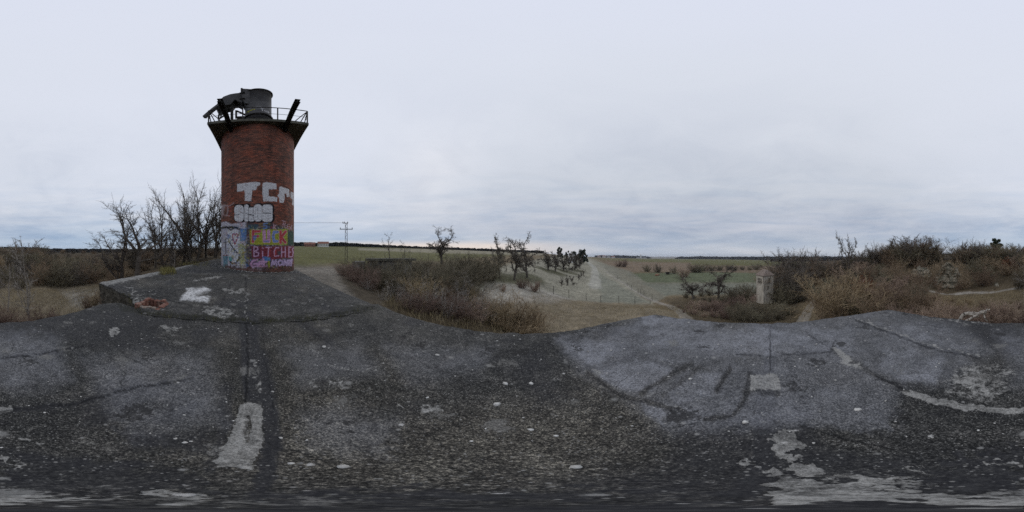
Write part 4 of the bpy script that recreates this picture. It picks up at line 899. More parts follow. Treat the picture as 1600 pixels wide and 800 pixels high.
def grow(rng, p, d, length, r, level, spec, out):
    sp = spec[level]; n = sp['n']; sl = length / n; d = Vector(d).normalized(); p = Vector(p)
    last = level == len(spec) - 1
    for i in range(n):
        d = (d + rvec(rng) * sp['wob'] + Vector((0, 0, sp.get('up', 0)))).normalized()
        t0, t1 = i / n, (i + 1) / n
        q_ = p + d * sl; ra_ = r * (1 - t0 * sp['tap']); rb_ = r * (1 - t1 * sp['tap'])
        out[level].append((*p, *q_, ra_, rb_))
        if not last and t1 > sp['from']:
            kids = sp['kids'] / max(1, n * (1 - sp['from'])); c = int(kids) + (rng.random() < kids - int(kids))
            for _ in range(c):
                ax = d.cross(rvec(rng)).normalized(); ang_ = rad(sp['ang'] + rng.gauss(0, sp.get('angv', 12)))
                nd_ = Quaternion(ax, ang_) @ d
                f = rng.random(); pp = p.lerp(q_, f)
                cl_ = sp['clen'] * length * (1 - 0.5 * t1 * sp.get('cone', 1)) * rng.uniform(0.65, 1.2)
                grow(rng, pp, nd_, cl_, max(rb_ * sp['crad'], spec[level + 1].get('rmin', 0.004)), level + 1, spec, out)
        p = q_
    if not last:
        for _ in range(sp.get('fork', 0)):
            ax = d.cross(rvec(rng)).normalized(); nd_ = Quaternion(ax, rad(rng.uniform(12, 34))) @ d
            grow(rng, p, nd_, sp['clen'] * length * rng.uniform(.6, .95), max(rb_ * .8, spec[level + 1].get('rmin', 0.004)), level + 1, spec, out)
def tree_meshes(name, seed, spec, height, r, stems=1, spread=0.0, trunk_levels=2, mt=None, mc=None, lean=0.0, fork=None):
    rng = random.Random(seed); out = [[] for _ in spec]
    for s in range(stems):
        a = rng.uniform(0, 2 * math.pi); d = Vector((math.cos(a) * spread * rng.uniform(.3, 1), math.sin(a) * spread * rng.uniform(.3, 1), 1))
        p0 = Vector((math.cos(a), math.sin(a), 0)) * (spread * 0.5 * rng.random() if stems > 1 else 0); p0.z = -0.15
        grow(rng, p0, d + Vector((lean, 0, 0)), height * (rng.uniform(.6, 1.1) if stems > 1 else 1), r * (rng.uniform(.6, 1) if stems > 1 else 1), 0, spec, out)
    tr = [s for l in out[:trunk_levels] for s in l]; cr = [s for l in out[trunk_levels:] for s in l]
    ends = np.array([s[3:6] for l in out for s in l]); mx = float(np.percentile(ends[:, 2], 99.6))
    hw = float(np.percentile(np.hypot(ends[:, 0], ends[:, 1]), 93))
    res = []
    if tr:
        V_, F_ = tubes(tr, 6); m1 = np_mesh(name + "_trunk", V_, F_, smooth=True); m1.materials.append(mt); res.append(m1)
    if cr:
        V_, F_ = tubes(cr, 3); m2 = np_mesh(name + "_crown", V_, F_); m2.materials.append(mc); res.append(m2)
    return res, mx, hw
def L(n, wob, tap, frm, kids, ang, clen, crad, **k):
    return dict(n=n, wob=wob, tap=tap, **{'from': frm}, kids=kids, ang=ang, clen=clen, crad=crad, **k)
VAR = {}
def variant(kind, name, count, seed, *a, **k):
    VAR[kind] = [tree_meshes(name, seed + i, *a, **k) for i in range(count)]
# wide spreading bare trees near the tower
sp_big = [L(4, .06, .25, .35, 4, 58, 2.2, .60, up=.03, fork=3), L(10, .11, .70, .10, 11, 46, .46, .50, up=.02, rmin=.016, fork=2), L(8, .13, .6, .10, 8, 44, .46, .55, up=.025, rmin=.007, fork=1), L(5, .15, .5, .1, 4, 40, .58, .7, up=.02, rmin=.0042, fork=1), L(4, .17, .4, 0, 0, 40, .5, .7, rmin=.0034)]
variant('big', 'bare_tree', 3, 11, sp_big, .9, 0.075, mt=m_bark_d, mc=m_twig_d)
sp_up = [L(4, .06, .25, .2, 4, 36, 2.4, .60, up=.03, fork=3), L(11, .10, .65, .12, 10, 44, .42, .48, up=.02, rmin=.016, fork=2), L(8, .13, .6, .10, 6, 42, .46, .55, up=.03, rmin=.007, fork=1), L(5, .15, .5, .1, 4, 38, .58, .7, up=.04, rmin=.0042, fork=1), L(3, .17, .4, 0, 0, 40, .5, .7, rmin=.0034)]
sp_dn = [dict(d) for d in sp_big]
for d_, k_ in zip(sp_dn[1:], (.03, .017, .011, .009)): d_['rmin'] = k_
variant('dense', 'bare_tree', 3, 91, sp_dn, .9, 0.085, mt=m_bark_d, mc=m_twig_d)
variant('up', 'upright_tree', 3, 31, sp_up, 1.1, 0.08, stems=2, spread=.35, mt=m_bark_d, mc=m_twig_d)
# gnarled orchard pears: a few arching limbs with short clustered twigs and wide gaps
sp_or = [L(3, .05, .20, .6, 2, 50, 1.9, .55, fork=4), L(10, .20, .70, .15, 13, 62, .34, .50, up=-.005, rmin=.020, fork=3), L(6, .26, .6, .1, 9, 55, .44, .6, up=.0, rmin=.009, fork=2), L(4, .28, .5, .1, 5, 48, .55, .75, rmin=.0055, fork=1), L(3, .30, .4, 0, 0, 40, .5, .7, rmin=.0045)]
sp_of = [dict(d) for d in sp_or]
for d_, k_ in zip(sp_of[1:], (.026, .014, .009, .0075)): d_['rmin'] = k_
variant('orchard_far', 'orchard_tree', 4, 57, sp_of, 0.9, 0.085, mt=m_bark_d, mc=m_twig_d)
variant('orchard', 'orchard_tree', 4, 51, sp_or, 1.1, 0.085, mt=m_bark_d, mc=m_twig_d)
sp_sap = [L(7, .09, .7, .2, 10, 38, .55, .5, up=.04), L(6, .14, .7, .2, 7, 36, .5, .6, up=.06, rmin=.014), L(4, .2, .6, .1, 5, 38, .5, .7, up=.03, rmin=.009), L(3, .2, .5, 0, 0, 40, .5, .7, rmin=.0065)]
variant('sapling', 'sapling', 2, 71, sp_sap, 4.0, 0.055, trunk_levels=1, mt=m_bark_p, mc=m_bark_p)
variant('sapling_d', 'sapling', 2, 81, sp_sap, 4.0, 0.06, trunk_levels=1, mt=m_bark_d, mc=m_twig_d)
# shrubs: many stems from the ground
def shrub_mesh(name, seed, stems, height, mat, spread=.75, wmin=.006, kids=(9, 6), leaf=0.0):
    rng = random.Random(seed)
    sp = [L(5, .16, .65, .12, kids[0], 32, .48, .6, up=.06), L(4, .22, .6, .1, kids[1], 38, .55, .7, up=.05, rmin=wmin), L(3, .26, .5, 0, 0, 40, .5, .7, rmin=wmin * .8)]
    out = [[] for _ in sp]
    for s in range(stems):
        a = rng.uniform(0, 2 * math.pi); k = math.sqrt(rng.random())
        d = Vector((math.cos(a) * spread * k, math.sin(a) * spread * k, 1)); p0 = Vector((math.cos(a), math.sin(a), 0)) * k * height * 0.16; p0.z = -0.2
        grow(rng, p0, d, height * rng.uniform(.55, 1.05), wmin * 2.4, 0, sp, out)
    V_, F_ = tubes([s for l in out for s in l], 3)
    if leaf:
        tips = np.array([s[3:6] for s in out[-1]]); k = np.random.RandomState(seed).rand(len(tips)) < leaf; tips = tips[k]
        rs = np.random.RandomState(seed + 1); c_ = tips + rs.randn(*tips.shape) * .05; u_ = rs.randn(*tips.shape) * wmin * 4.5; v_ = rs.randn(*tips.shape) * wmin * 4.5
        LV = np.stack([c_ - u_, c_ + v_, c_ + u_, c_ - v_], 1).reshape(-1, 3); LF = len(V_) + np.arange(len(LV)).reshape(-1, 4)
        V_ = np.concatenate([V_, LV]); F_ = np.concatenate([F_, LF])
    me_ = np_mesh(name, V_, F_); me_.materials.append(mat)
    return ([me_], float(np.percentile(V_[:, 2], 99.7)), float(np.percentile(np.hypot(V_[:, 0], V_[:, 1]), 93)))
VAR['red'] = [shrub_mesh("shrub", 101 + i, 34, 2.0, m_shrub_r, wmin=.0055, kids=(10, 7)) for i in range(3)]
VAR['tan'] = [shrub_mesh("shrub", 111 + i, 36, 1.9, m_shrub_y, wmin=.0055, kids=(10, 7)) for i in range(2)]
VAR['olive'] = [shrub_mesh("shrub", 121 + i, 34, 2.2, m_shrub_o, wmin=.006, kids=(10, 7)) for i in range(2)]
VAR['pale'] = [shrub_mesh("shrub", 181 + i, 9, 2.2, m_bark_p, wmin=.006, kids=(8, 5), spread=.5) for i in range(2)]
VAR['brown'] = [shrub_mesh("shrub", 131 + i, 26, 4.0, m_shrub_b, wmin=.016, kids=(9, 7), spread=.6) for i in range(3)]
VAR['dark'] = [shrub_mesh("shrub", 141 + i, 26, 4.0, m_shrub_o, wmin=.016, kids=(9, 7), spread=.6) for i in range(2)]
VAR['redfar'] = [shrub_mesh("shrub", 151 + i, 26, 3.5, m_shrub_r, wmin=.015, kids=(9, 7), spread=.6) for i in range(2)]
VAR['rust'] = [shrub_mesh("shrub", 161, 20, 2.6, m_shrub_rust, wmin=.010, kids=(8, 6), leaf=.45)]
VAR['tall'] = [shrub_mesh("shrub", 171 + i, 16, 7.0, m_twig_d if i else m_shrub_b, wmin=.018, kids=(14, 8), spread=.28) for i in range(3)]
# conifer
def conifer_mesh(seed, h=8.0, w_=1.7, n=2600, round_=False):
    rs = np.random.RandomState(seed); t = rs.rand(n); z_ = h * (0.12 + 0.88 * t)
    rmax = w_ * ((1 - t) ** .8 * (0.75 + .5 * np.abs(np.sin(t * 22))) if not round_ else np.sqrt(np.clip(1 - (2 * t - 1) ** 2, 0, 1)) * (0.8 + .4 * rs.rand(n)))
    a = rs.rand(n) * 2 * np.pi; k = np.sqrt(rs.rand(n)) * rmax
    c_ = np.stack([np.cos(a) * k, np.sin(a) * k, z_ - k * .25], -1); u_ = rs.randn(n, 3) * .16; v_ = rs.randn(n, 3) * .16
    LV = np.stack([c_ - u_, c_ + v_, c_ + u_, c_ - v_], 1).reshape(-1, 3)
    cr_m = np_mesh("evergreen_crown", LV, np.arange(len(LV)).reshape(-1, 4)); cr_m.materials.append(m_ever)
    V_, F_ = tubes([(0, 0, -.2, 0, 0, h * .9, .16, .03)], 6); tm = np_mesh("evergreen_trunk", V_, F_, smooth=True); tm.materials.append(m_bark_d)
    return [tm, cr_m], h, w_
def lobed_mesh(seed, h, lobes, n=420):
    rs = np.random.RandomState(seed); LVs = []
    for lx, ly, lz, lr in lobes:
        u = rs.randn(n, 3); u /= np.linalg.norm(u, axis=1, keepdims=True); c_ = np.array((lx, ly, lz)) + u * (rs.rand(n, 1) ** .45) * lr * np.array((1, 1, .75)) * (0.75 + .5 * rs.rand(n, 1))
        a_ = rs.randn(n, 3) * .13; b_ = rs.randn(n, 3) * .13; LVs.append(np.stack([c_ - a_, c_ + b_, c_ + a_, c_ - b_], 1).reshape(-1, 3))
    LV = np.concatenate(LVs); cr_m = np_mesh("evergreen_crown", LV, np.arange(len(LV)).reshape(-1, 4)); cr_m.materials.append(m_ever)
    sg = [(0, 0, -.2, 0, 0, h * .85, .17, .05)] + [(0, 0, lz * .7, lx, ly, lz, .06, .03) for lx, ly, lz, lr in lobes]
    V_, F_ = tubes(sg, 6); tm = np_mesh("evergreen_trunk", V_, F_, smooth=True); tm.materials.append(m_bark_d)
    return [tm, cr_m], h, max(abs(l[0]) + l[3] for l in lobes)
def rand_lobes(seed, n, h, w_, z0):
    r_ = random.Random(seed); return [(r_.gauss(0, w_ * .5), r_.gauss(0, w_ * .5), z0 + (h - z0) * (i + .5) / n * r_.uniform(.85, 1.0), w_ * r_.uniform(.35, .6)) for i in range(n)]
VAR['conifer'] = [lobed_mesh(201, 8, [(0, 0, 7.2, .7), (.5, .2, 6.3, .9), (-.7, 0, 5.6, 1.0), (.8, -.3, 4.7, 1.1), (-.5, .5, 3.8, 1.2), (.3, 0, 2.8, 1.3)]),
                  lobed_mesh(203, 8, [(.9, 0, 7.0, .9), (-1.0, .2, 6.7, .8), (.2, .5, 5.8, 1.2), (1.5, 0, 5.2, 1.1), (-1.4, -.3, 4.9, 1.2), (.4, 0, 4.1, 1.6), (-.6, 0, 3.1, 1.3), (1.0, .4, 2.6, 1.2)]),
                  lobed_mesh(205, 8, rand_lobes(1, 10, 7.6, 2.4, 1.5)), lobed_mesh(207, 8, rand_lobes(2, 11, 7.6, 2.8, 1.2)), lobed_mesh(209, 8, rand_lobes(3, 8, 7.6, 1.8, 1.8))]

cnt = {}
def plant(kind, px, r, ytop, name, label, cat, group=None, width=1.0, v=None, rz=None, zoff=0.0, wpx=None):
    i = cnt.get(kind, 0); cnt[kind] = i + 1
    meshes, mx, hw = VAR[kind][(i if v is None else v) % len(VAR[kind])]
    g = ground(px, r); ztop = r * math.tan(EL(ytop)); s = max(0.15, (ztop - g.z) / mx)
    if wpx: width = min(2.1, max(.6, (wpx / 2 * rad(.225) * r) / (hw * s)))
    rz = rz if rz is not None else (i * 2.399) % 6.283
    if len(meshes) == 1:
        o = link(name, meshes[0]); 
    else:
        o = empty(name)
        link("trunk", meshes[0], None, o); link("crown", meshes[1], None, o)
    o.location = (g.x, g.y, g.z + zoff); o.rotation_euler = (0, 0, rz); o.scale = (s * width, s * width, s)
    return tag(o, label, cat, group)

# trees behind the slab, left of the tower
G = "bare trees left of the brick tower"
plant('big', 215, 12, 316, "bare_tree", "wide low bare tree leaning out over the slab edge, farthest from the tower", "tree", G, 1.3, 1, 0.4, wpx=140)
plant('up', 262, 15, 304, "bare_tree", "dark bare tree standing between the wide low tree and the tallest crown", "tree", G, .95, 0, 2.0, wpx=75)
plant('up', 302, 16, 282, "bare_tree", "tallest bare tree left of the brick tower with many upright limbs", "tree", G, 1.0, 1, 1.0, wpx=95)
plant('up', 334, 16.5, 280, "bare_tree", "bare tree with leaning trunk partly hidden by the brick tower", "tree", G, .95, 2, 3.6, wpx=70)
plant('big', 243, 19, 322, "bare_tree", "smaller bare tree behind the wide low one", "tree", G, 1.0, 2, 5.0, wpx=70)
plant('big', 190, 13.5, 326, "bare_tree", "low bare tree with its crown reaching far out to the left of the group", "tree", G, 1.2, 1, 2.2, wpx=95)
plant('up', 284, 17, 290, "bare_tree", "thin bare tree filling the gap before the tallest crown", "tree", G, 1.0, 2, 4.2, wpx=80)
plant('big', 322, 18, 296, "bare_tree", "round crowned bare tree just behind the tallest one", "tree", G, 1.0, 1, 3.0, wpx=70)
plant('sapling', 47, 10, 372, "sapling", "pale thin sapling in the dry meadow beyond the roof edge", "tree", None, 1.25, 0, 1.0)
plant('sapling', 12, 13, 400, "sapling", "faint pale sapling left of the meadow sapling", "tree", None, 1.2, 1, 2.0)
G = "low brambles against the slab wall"
[plant('brown', x, r, y, "bramble", "low brown bramble against the crumbling end wall of the raised slab", "shrub", G, 1.3) for x, r, y in ((150, 6.9, 452), (163, 6.3, 455), (178, 5.4, 462), (138, 8, 458))]
# sapling + grass tuft on the slab
def slab_z(x, y):
    i = np.argmin((S[..., 0] - x) ** 2 + (S[..., 1] - y) ** 2); return float(S.reshape(-1, 3)[i, 2])
def on_slab(px, r):
    a = AZ(px); x, y = r * math.sin(a), r * math.cos(a); return Vector((x, y, slab_z(x, y)))
g = on_slab(272, 7.2)
ms, mx, hw_ = VAR['sapling'][1]; o = empty("sapling", g, 1.0); link("trunk", ms[0], None, o); link("crown", ms[1], None, o); sc_ = (7.2 * math.tan(EL(386)) - g.z) / mx; o.scale = (sc_ * .8, sc_ * .8, sc_)
tag(o, "small pale sapling growing out of the roof slab beside the grass tuft", "tree")
def blades(name, pts, hmin, hmax, wd, mat, seed=1, per=1, spread=0.1):
    rs = np.random.RandomState(seed); pts = np.repeat(np.asarray(pts, float), per, 0); n = len(pts)
    b_ = pts + np.c_[rs.randn(n, 2) * spread, np.zeros(n)]; h_ = hmin + (hmax - hmin) * rs.rand(n); a = rs.rand(n) * 6.283; ln = h_ * (0.25 + .5 * rs.rand(n))
    tip = b_ + np.stack([np.cos(a) * ln, np.sin(a) * ln, h_], -1); midp = b_ + np.stack([np.cos(a) * ln * .35, np.sin(a) * ln * .35, h_ * .6], -1)
    sd = np.stack([-np.sin(a), np.cos(a), 0 * a], -1) * wd * (0.6 + .8 * rs.rand(n))[:, None]
    V_ = np.stack([b_ - sd, b_ + sd, midp + sd * .7, midp - sd * .7, tip], 1).reshape(-1, 3); k = np.arange(n)[:, None] * 5
    me_ = np_mesh(name, V_, k + np.array([[0, 1, 2, 3]]), k + np.array([[3, 2, 4]])); me_.materials.append(mat)
    return link(name, me_)
rs = np.random.RandomState(8)
tp = [tuple(on_slab(x, r)) for x, r in zip(rs.uniform(252, 272, 60), rs.uniform(6.4, 7.8, 60))]
o = blades("grass_tuft", tp, .06, .26, .006, m_grass_g, 3, 12, .06); tag(o, "yellow green grass tuft rooted in the roof slab around the small sapling", "grass")
tp = [tuple(on_slab(x, r)) for x, r in zip(rs.uniform(280, 330, 40), rs.uniform(9, 11, 40))]
o = blades("grass_fringe", tp, .04, .14, .006, m_grass_g, 4, 10, .10); tag(o, "low thin grass fringe on the slab rim toward the tower", None, None, "stuff")

rs = np.random.RandomState(17); tp = []
for k in range(70):
    a = rs.uniform(-1.5, 1.5); q_ = rs.uniform(2.24, 2.42); x, y = TC[0] + q_ * math.cos(a), TC[1] + q_ * math.sin(a); tp.append((x, y, slab_z(x, y)))
for k in range(90):
    u = rs.uniform(.25, .98); p_ = along(near, np.array([u]))[0]; tp.append((p_[0] + rs.uniform(-.03, .06), p_[1], -.99 if rs.rand() < .5 else -.955))
o = blades("weeds", tp, .015, .07, .003, simple_mat('moss_weeds', (0.045, 0.048, 0.022), (0.12, 0.11, 0.055), 3, .95, bump=0, spec=.05), 6, 6, .035); tag(o, "sparse weeds along the tower foot and the step in the roof", None, None, 'stuff')
# orchard trees
G = "old pear trees of the orchard"
plant('orchard', 690, 38, 358, "orchard_tree", "lone gnarled orchard tree rising behind the brush, nearest the pole", "tree", G, 1.0, 0, 0.2, wpx=52)
plant('orchard', 781, 36, 369, "orchard_tree", "slim orchard tree at the left end of the clump of three", "tree", G, .62, 1, 1.0, wpx=32)
plant('orchard', 803, 37, 366, "orchard_tree", "tallest orchard tree in the middle of the clump of three", "tree", G, .95, 2, 2.0, wpx=56)
plant('orchard', 824, 43, 378, "orchard_tree", "rounder orchard tree at the right end of the clump of three", "tree", G, 1.05, 1, 0.6, wpx=46)
G = "small orchard trees along the frosted slope"
for i, (x, r, yt, w_, lb) in enumerate(((857, 72, 392, 1.25, "broad small orchard tree first in the row down the frosted slope"), (868, 78, 396, 1.0, "orchard tree close behind the broad first one of the slope row"), (881, 92, 394, 1.3, "bushy orchard tree in the middle of the slope row below the farm trees"),
        (889, 100, 396, 1.2, "orchard tree just right of the bushy middle one in the slope row"), (898, 112, 394, 1.3, "orchard tree beneath the farm's right hand evergreen"), (906, 126, 397, 1.2, "last small orchard tree at the top end of the slope row"), (866, 120, 393, 1.2, "distant orchard tree on the ridge behind the slope row"))):
    plant('orchard_far', x, r, yt, "orchard_tree", lb, "tree", G, w_, i, i * 1.7, wpx=(30, 20, 28, 24, 22, 18, 18)[i])
G = "pollarded young trees inside the fence"
for i, (x, r, yt, lb) in enumerate(((877, 47, 433, "pollarded young tree nearest the wire fence"), (887.5, 52, 429.5, "thick headed pollard second from the wire fence"), (894, 58, 430, "pollard with a side spread third from the wire fence"), (904.5, 72, 427.5, "fourth pollard, smallest, farther up the frosted field"), (908, 80, 423, "fifth pollard standing next to the last one"), (911.5, 88, 419.5, "last pollard at the far end of the short row"))):
    plant('orchard_far', x, r, yt, "pollard_tree", lb, "tree", G, .75, i + 1, i * 2.1, wpx=(9, 10, 12, 6, 6, 5)[i])
plant('orchard', 1083, 44, 433, "spreading_tree", "low wide bare tree beside the farm track", "tree", None, 1.3, 0, 3.0, wpx=62)
plant('orchard', 1122, 45, 414, "spreading_tree", "taller dense bare tree left of the stone tower", "tree", None, 1.0, 1, 1.3, wpx=56)
plant('sapling_d', 610, 22, 362, "sapling", "thin bare sapling behind the flat roofed concrete hut", "tree", None, 1.0, 0, .5)
plant('sapling_d', 634, 24, 375, "sapling", "shorter thin sapling at the right end of the concrete hut", "tree", None, 1.1, 1, 1.5)

# brush beside the roof
G = "shrubs crowding the slope below the roof edge"
rngb = random.Random(21)
def brush(kind, lst, name, label, cat="shrub", group=None, width=1.0):
    for i, (x, r, yt) in enumerate(lst): plant(kind, x, r, yt + rngb.uniform(-8, 9) * min(1, 14 / r), name, label, cat, group, width)
brush('red', [(540, 12, 412), (556, 10, 407), (572, 9, 412), (640, 6.7, 450), (662, 6.4, 463), (690, 6.6, 448), (712, 6.8, 452), (735, 7.2, 464), (640, 9.5, 426)], "shrub", "reddish bare shrub in the brush band below the roof edge", "shrub", G, 1.15)
brush('olive', [(565, 13, 402), (587, 11, 414), (632, 10.2, 408), (650, 11, 402), (668, 12, 398), (692, 11, 404), (712, 12, 408)], "shrub", "olive brown bare shrub at the back of the brush band", "shrub", G, 1.15)
brush('tan', [(768, 8.6, 468), (826, 9.0, 474), (660, 8.5, 420), (704, 9, 430), (745, 10.5, 444)], "shrub", "tan bare shrub in the brush band, toward its open end", "shrub", G, 1.1)
plant('tan', 800, 8.0, 458, "shrub", "largest rounded yellow brown bush at the open end of the brush band", "shrub", None, 1.45)
brush('dark', [(712, 30, 395), (724, 32, 398), (738, 30, 396), (752, 32, 399), (764, 33, 402), (745, 28, 408)], "shrub", "dark dense shrub in the clump under the orchard trees", "shrub", "dark shrub clump by the orchard", 1.2)
brush('redfar', [(816, 31, 435), (835, 30, 440), (785, 26, 440)], "shrub", "low reddish shrub on the frosted bank below the orchard", "shrub", "low shrubs on the frosted bank", 1.1)
brush('dark', [(585, 27, 404), (600, 28, 406), (650, 27, 405), (665, 29, 402)], "shrub", "dark shrub pressed against the concrete hut", "shrub", "shrubs around the concrete hut", 1.1)

brush('pale', [(600, 7.2, 440), (622, 7.6, 434), (640, 6.6, 452), (662, 6.9, 446), (684, 7.2, 440), (700, 6.6, 452), (722, 7.4, 446), (742, 8.2, 448), (705, 10, 408), (655, 10, 408), (575, 8.6, 425), (760, 8.0, 458)], "stalky_shrub", "pale leafless stalks standing in the brush band below the roof edge", "shrub", "pale stalks in the brush band", 1.15)
# valley shrubs round the stone tower
G = "shrubs around the stone tower"
brush('dark', [(1085, 46, 460), (1100, 42, 462), (1112, 40, 464), (1130, 40, 458), (1145, 40, 452), (1160, 44, 448), (1175, 46, 447), (1137, 26, 474), (1155, 25, 473), (1170, 25, 470), (1190, 24, 473), (1208, 24, 470), (1222, 25, 472), (1233, 26, 476), (1150, 21, 482), (1168, 21, 480), (1184, 21, 482), (1202, 21, 481), (1218, 22, 482), (1072, 47, 455), (1096, 50, 452), (1108, 52, 449), (1142, 50, 446), (1168, 52, 440)], "shrub", "dark tangled shrub round the foot of the stone tower", "shrub", G, 1.25)
brush('redfar', [(1060, 30, 478), (1074, 29, 474), (1090, 28, 472), (1108, 27, 470), (1122, 27, 474), (1118, 34, 466), (1080, 36, 470), (1150, 33, 462), (1170, 34, 460), (1068, 23, 486), (1084, 22, 484), (1100, 21, 482), (1116, 22, 480), (1134, 22, 482), (1096, 32, 468), (1128, 31, 466)], "shrub", "reddish brown bramble shrub between the farm track and the stone tower", "shrub", G, 1.25)
G = "tall thicket behind the stone tower"
brush('tall', [(1216, 48, 418), (1228, 52, 402), (1238, 52, 391), (1247, 55, 394), (1256, 54, 392), (1266, 55, 394), (1275, 58, 402), (1234, 44, 420), (1252, 46, 412), (1268, 48, 416), (1224, 60, 405)], "tall_shrub", "tall thin stemmed bare thicket clump behind the stone tower", "shrub", G, 1.7)
for i, (x, r, yt, lb) in enumerate(((1230, 54, 393, "bare tree at the left side of the tall thicket behind the stone tower"), (1247, 56, 390, "highest bare tree in the middle of the tall thicket behind the stone tower"), (1264, 56, 392, "bare tree at the right side of the tall thicket behind the stone tower"))): plant("dense", x, r, yt, "bare_tree", lb, "tree", "bare trees in the tall thicket", 1.0, i, wpx=28)
brush('dark', [(1215, 42, 440), (1228, 40, 446), (1240, 40, 448), (1250, 42, 450)], "shrub", "dark low shrub at the foot of the tall thicket", "shrub", G, 1.2)

# quarry slope thicket on the right and far bank on the left
rngq = random.Random(77)
def skyline(x):
    return float(np.interp(x, [1200, 1290, 1310, 1345, 1370, 1400, 1430, 1455, 1475, 1500, 1530, 1560, 1600, 1620, 1660, 1680, 1700, 1760, 1800, 1900, 1960], [404, 402, 402, 392, 382, 376, 370, 374, 386, 380, 376, 380, 384, 388, 388, 392, 398, 396, 391, 380, 383]))
def slope(xs, r0, r1, rows, group, lab, kinds, top_fn, jit=6, hlo=2.0, hhi=4.0):
    for k, r in enumerate(np.linspace(r0, r1, rows)):
        for x in xs[(k % 2)::2] if rows > 3 else xs:
            xx = x + rngq.uniform(-jit, jit); rq = r * rngq.uniform(.94, 1.07)
            g = ground(xx % 1600, rq)
            if 1450 < xx < 1516 and 30 < rq < 48 or 1422 < xx < 1458 and 34 < rq < 44 or 1548 < xx < 1590 and rq < 37 and r0 > 30: continue
            h_ = rngq.uniform(hlo, hhi)
            ytop = 400 - math.degrees(math.atan2(g.z + h_, rq)) / 0.225
            lim = top_fn(xx) + rngq.uniform(-1, 6)
            if ytop < lim: ytop = lim
            gy_ = 400 - math.degrees(math.atan2(g.z, rq)) / 0.225
            if gy_ - ytop < 3: continue
            kd = rngq.choice(kinds)
            plant(kd, xx % 1600, rq, ytop, "shrub", lab, "shrub", group, rngq.uniform(1.1, 1.45))
slope(list(range(1290, 1450, 13)), 15, 30, 4, "shrubs on the near quarry slope", "brown bare shrub on the near quarry slope beyond the pale roof corner", ['brown', 'brown', 'redfar', 'dark'], skyline, hlo=1.8, hhi=3.4)
slope(list(range(1292, 1610, 12)), 36, 62, 5, "shrubs on the upper quarry slope", "bare shrub in the thicket covering the upper quarry slope", ['brown', 'dark', 'redfar', 'brown', 'dark'], lambda x: max(skyline(x), 372) if not 1462 < x < 1504 else 418, hlo=2.5, hhi=5.0)
slope(list(range(1596, 1945, 15)), 25, 52, 6, "shrubs on the dark bank behind the meadow", "dark bare shrub on the wooded bank behind the dry meadow", ['dark', 'tall', 'dark', 'brown'], skyline, hlo=2.6, hhi=4.8)
G = "thicket trees on the crest of the quarry slope"
for k in range(58):
    x = 1292 + k * 5.9; x = x if not 1466 < x < 1496 else x + 34
    plant(('tall', 'brown', 'dark')[k % 3], x % 1600, rngq.uniform(52, 64), skyline(x) + rngq.uniform(-1, 11), "thicket_tree", "bare thicket tree in the dense crest above the quarry slope", "tree", G, rngq.uniform(1.5, 2.1))
G = "far hedge along the top of the left bank"
for k in range(44):
    x = 4 + k * 7.8; plant(('dark', 'tall', 'dark', 'brown')[k % 4], x, (40, 52)[k % 2] + rngq.uniform(-4, 4), (388 if x < 75 else 395) + (6 if k % 2 == 0 else 0) + rngq.uniform(-2, 3), "thicket_bush", "dark bare bush in the upper scrub of the left bank", "bush", "upper scrub of the left bank", rngq.uniform(1.5, 2.1))
for k in range(22):
    x = 2 + k * 16; plant(('brown', 'dark', 'tall')[k % 3], x, rngq.uniform(64, 80), (384 if x < 75 else 390.5) + rngq.uniform(-2, 2), "hedge_bush", "bare hedge bush along the top of the bank on the horizon", "bush", G, rngq.uniform(1.6, 2.2))
G = "undergrowth shrubs behind the slab"
brush('brown', [(180, 17, 424), (200, 20, 412), (225, 18, 410), (250, 22, 398), (275, 20, 396), (290, 24, 392), (312, 22, 390), (330, 24, 390), (345, 24, 392), (165, 20, 428), (188, 26, 402), (240, 27, 394)], "shrub", "brown undergrowth shrub between the bare trees behind the slab", "shrub", G, 1.5)
plant('tan', 1322, 17, 424, 'shrub', 'broad tan bush bulging above the near quarry slope beside the rusty shrub', 'shrub', None, 1.5)
plant('rust', 1352, 24, 428, "shrub", "rust coloured shrub still holding dead leaves on the quarry slope", "shrub", None, .62)
plant('rust', 1360, 21, 450, "shrub", "lower rust leaved shrub just below the other rusty one", "shrub", None, .55)
plant('rust', 1578, 44, 402, "shrub", "orange brown leaved shrub above the pale bank", "shrub", None, 1.0)
G = "bare trees along the quarry rim"
for i, (x, r, yt, w_, lb) in enumerate(((1326, 50, 367, 1.0, "lone open crowned tree at the valley end of the quarry rim"), (1366, 56, 377, .9, "thin tree next to the lone open crowned one on the rim"), (1395, 58, 374, .9, "tree on the rim before the highest crowns"), (1425, 58, 366, 1.0, "highest bare crown on the quarry rim"), (1440, 60, 369, .8, "bare tree beside the highest crown on the rim"), (1465, 60, 381, .9, "sparse small tree above the rock face"), (1505, 62, 377, .9, "bare tree on the rim between rock face and pine"), (1522, 60, 373, .9, "tall bare tree left of the dark pine"), (1536, 62, 374, .9, "bare tree right beside the dark pine"), (1585, 66, 380, 1.0, "bare tree on the rim past the dark pine"))):
    plant('dense' if i in (0, 2, 3, 6, 9) else 'up', x, r, yt, "bare_tree", lb, "tree", G, w_ * 1.25, wpx=(42, 24, 32, 44, 26, 20, 28, 26, 24, 34)[i])
plant('conifer', 1557, 62, 371, "pine_tree", "dark green pine on the quarry rim", "tree", None, .9, 1, wpx=20)
G = "far bare trees above the bank"
for x, lb in ((28, "bare tree poking above the bank beyond the meadow sapling"), (58, "bare tree at the end of the bank above the meadow")): plant('up', x, 62, 378, "bare_tree", lb, "tree", G, 1.3, wpx=24)

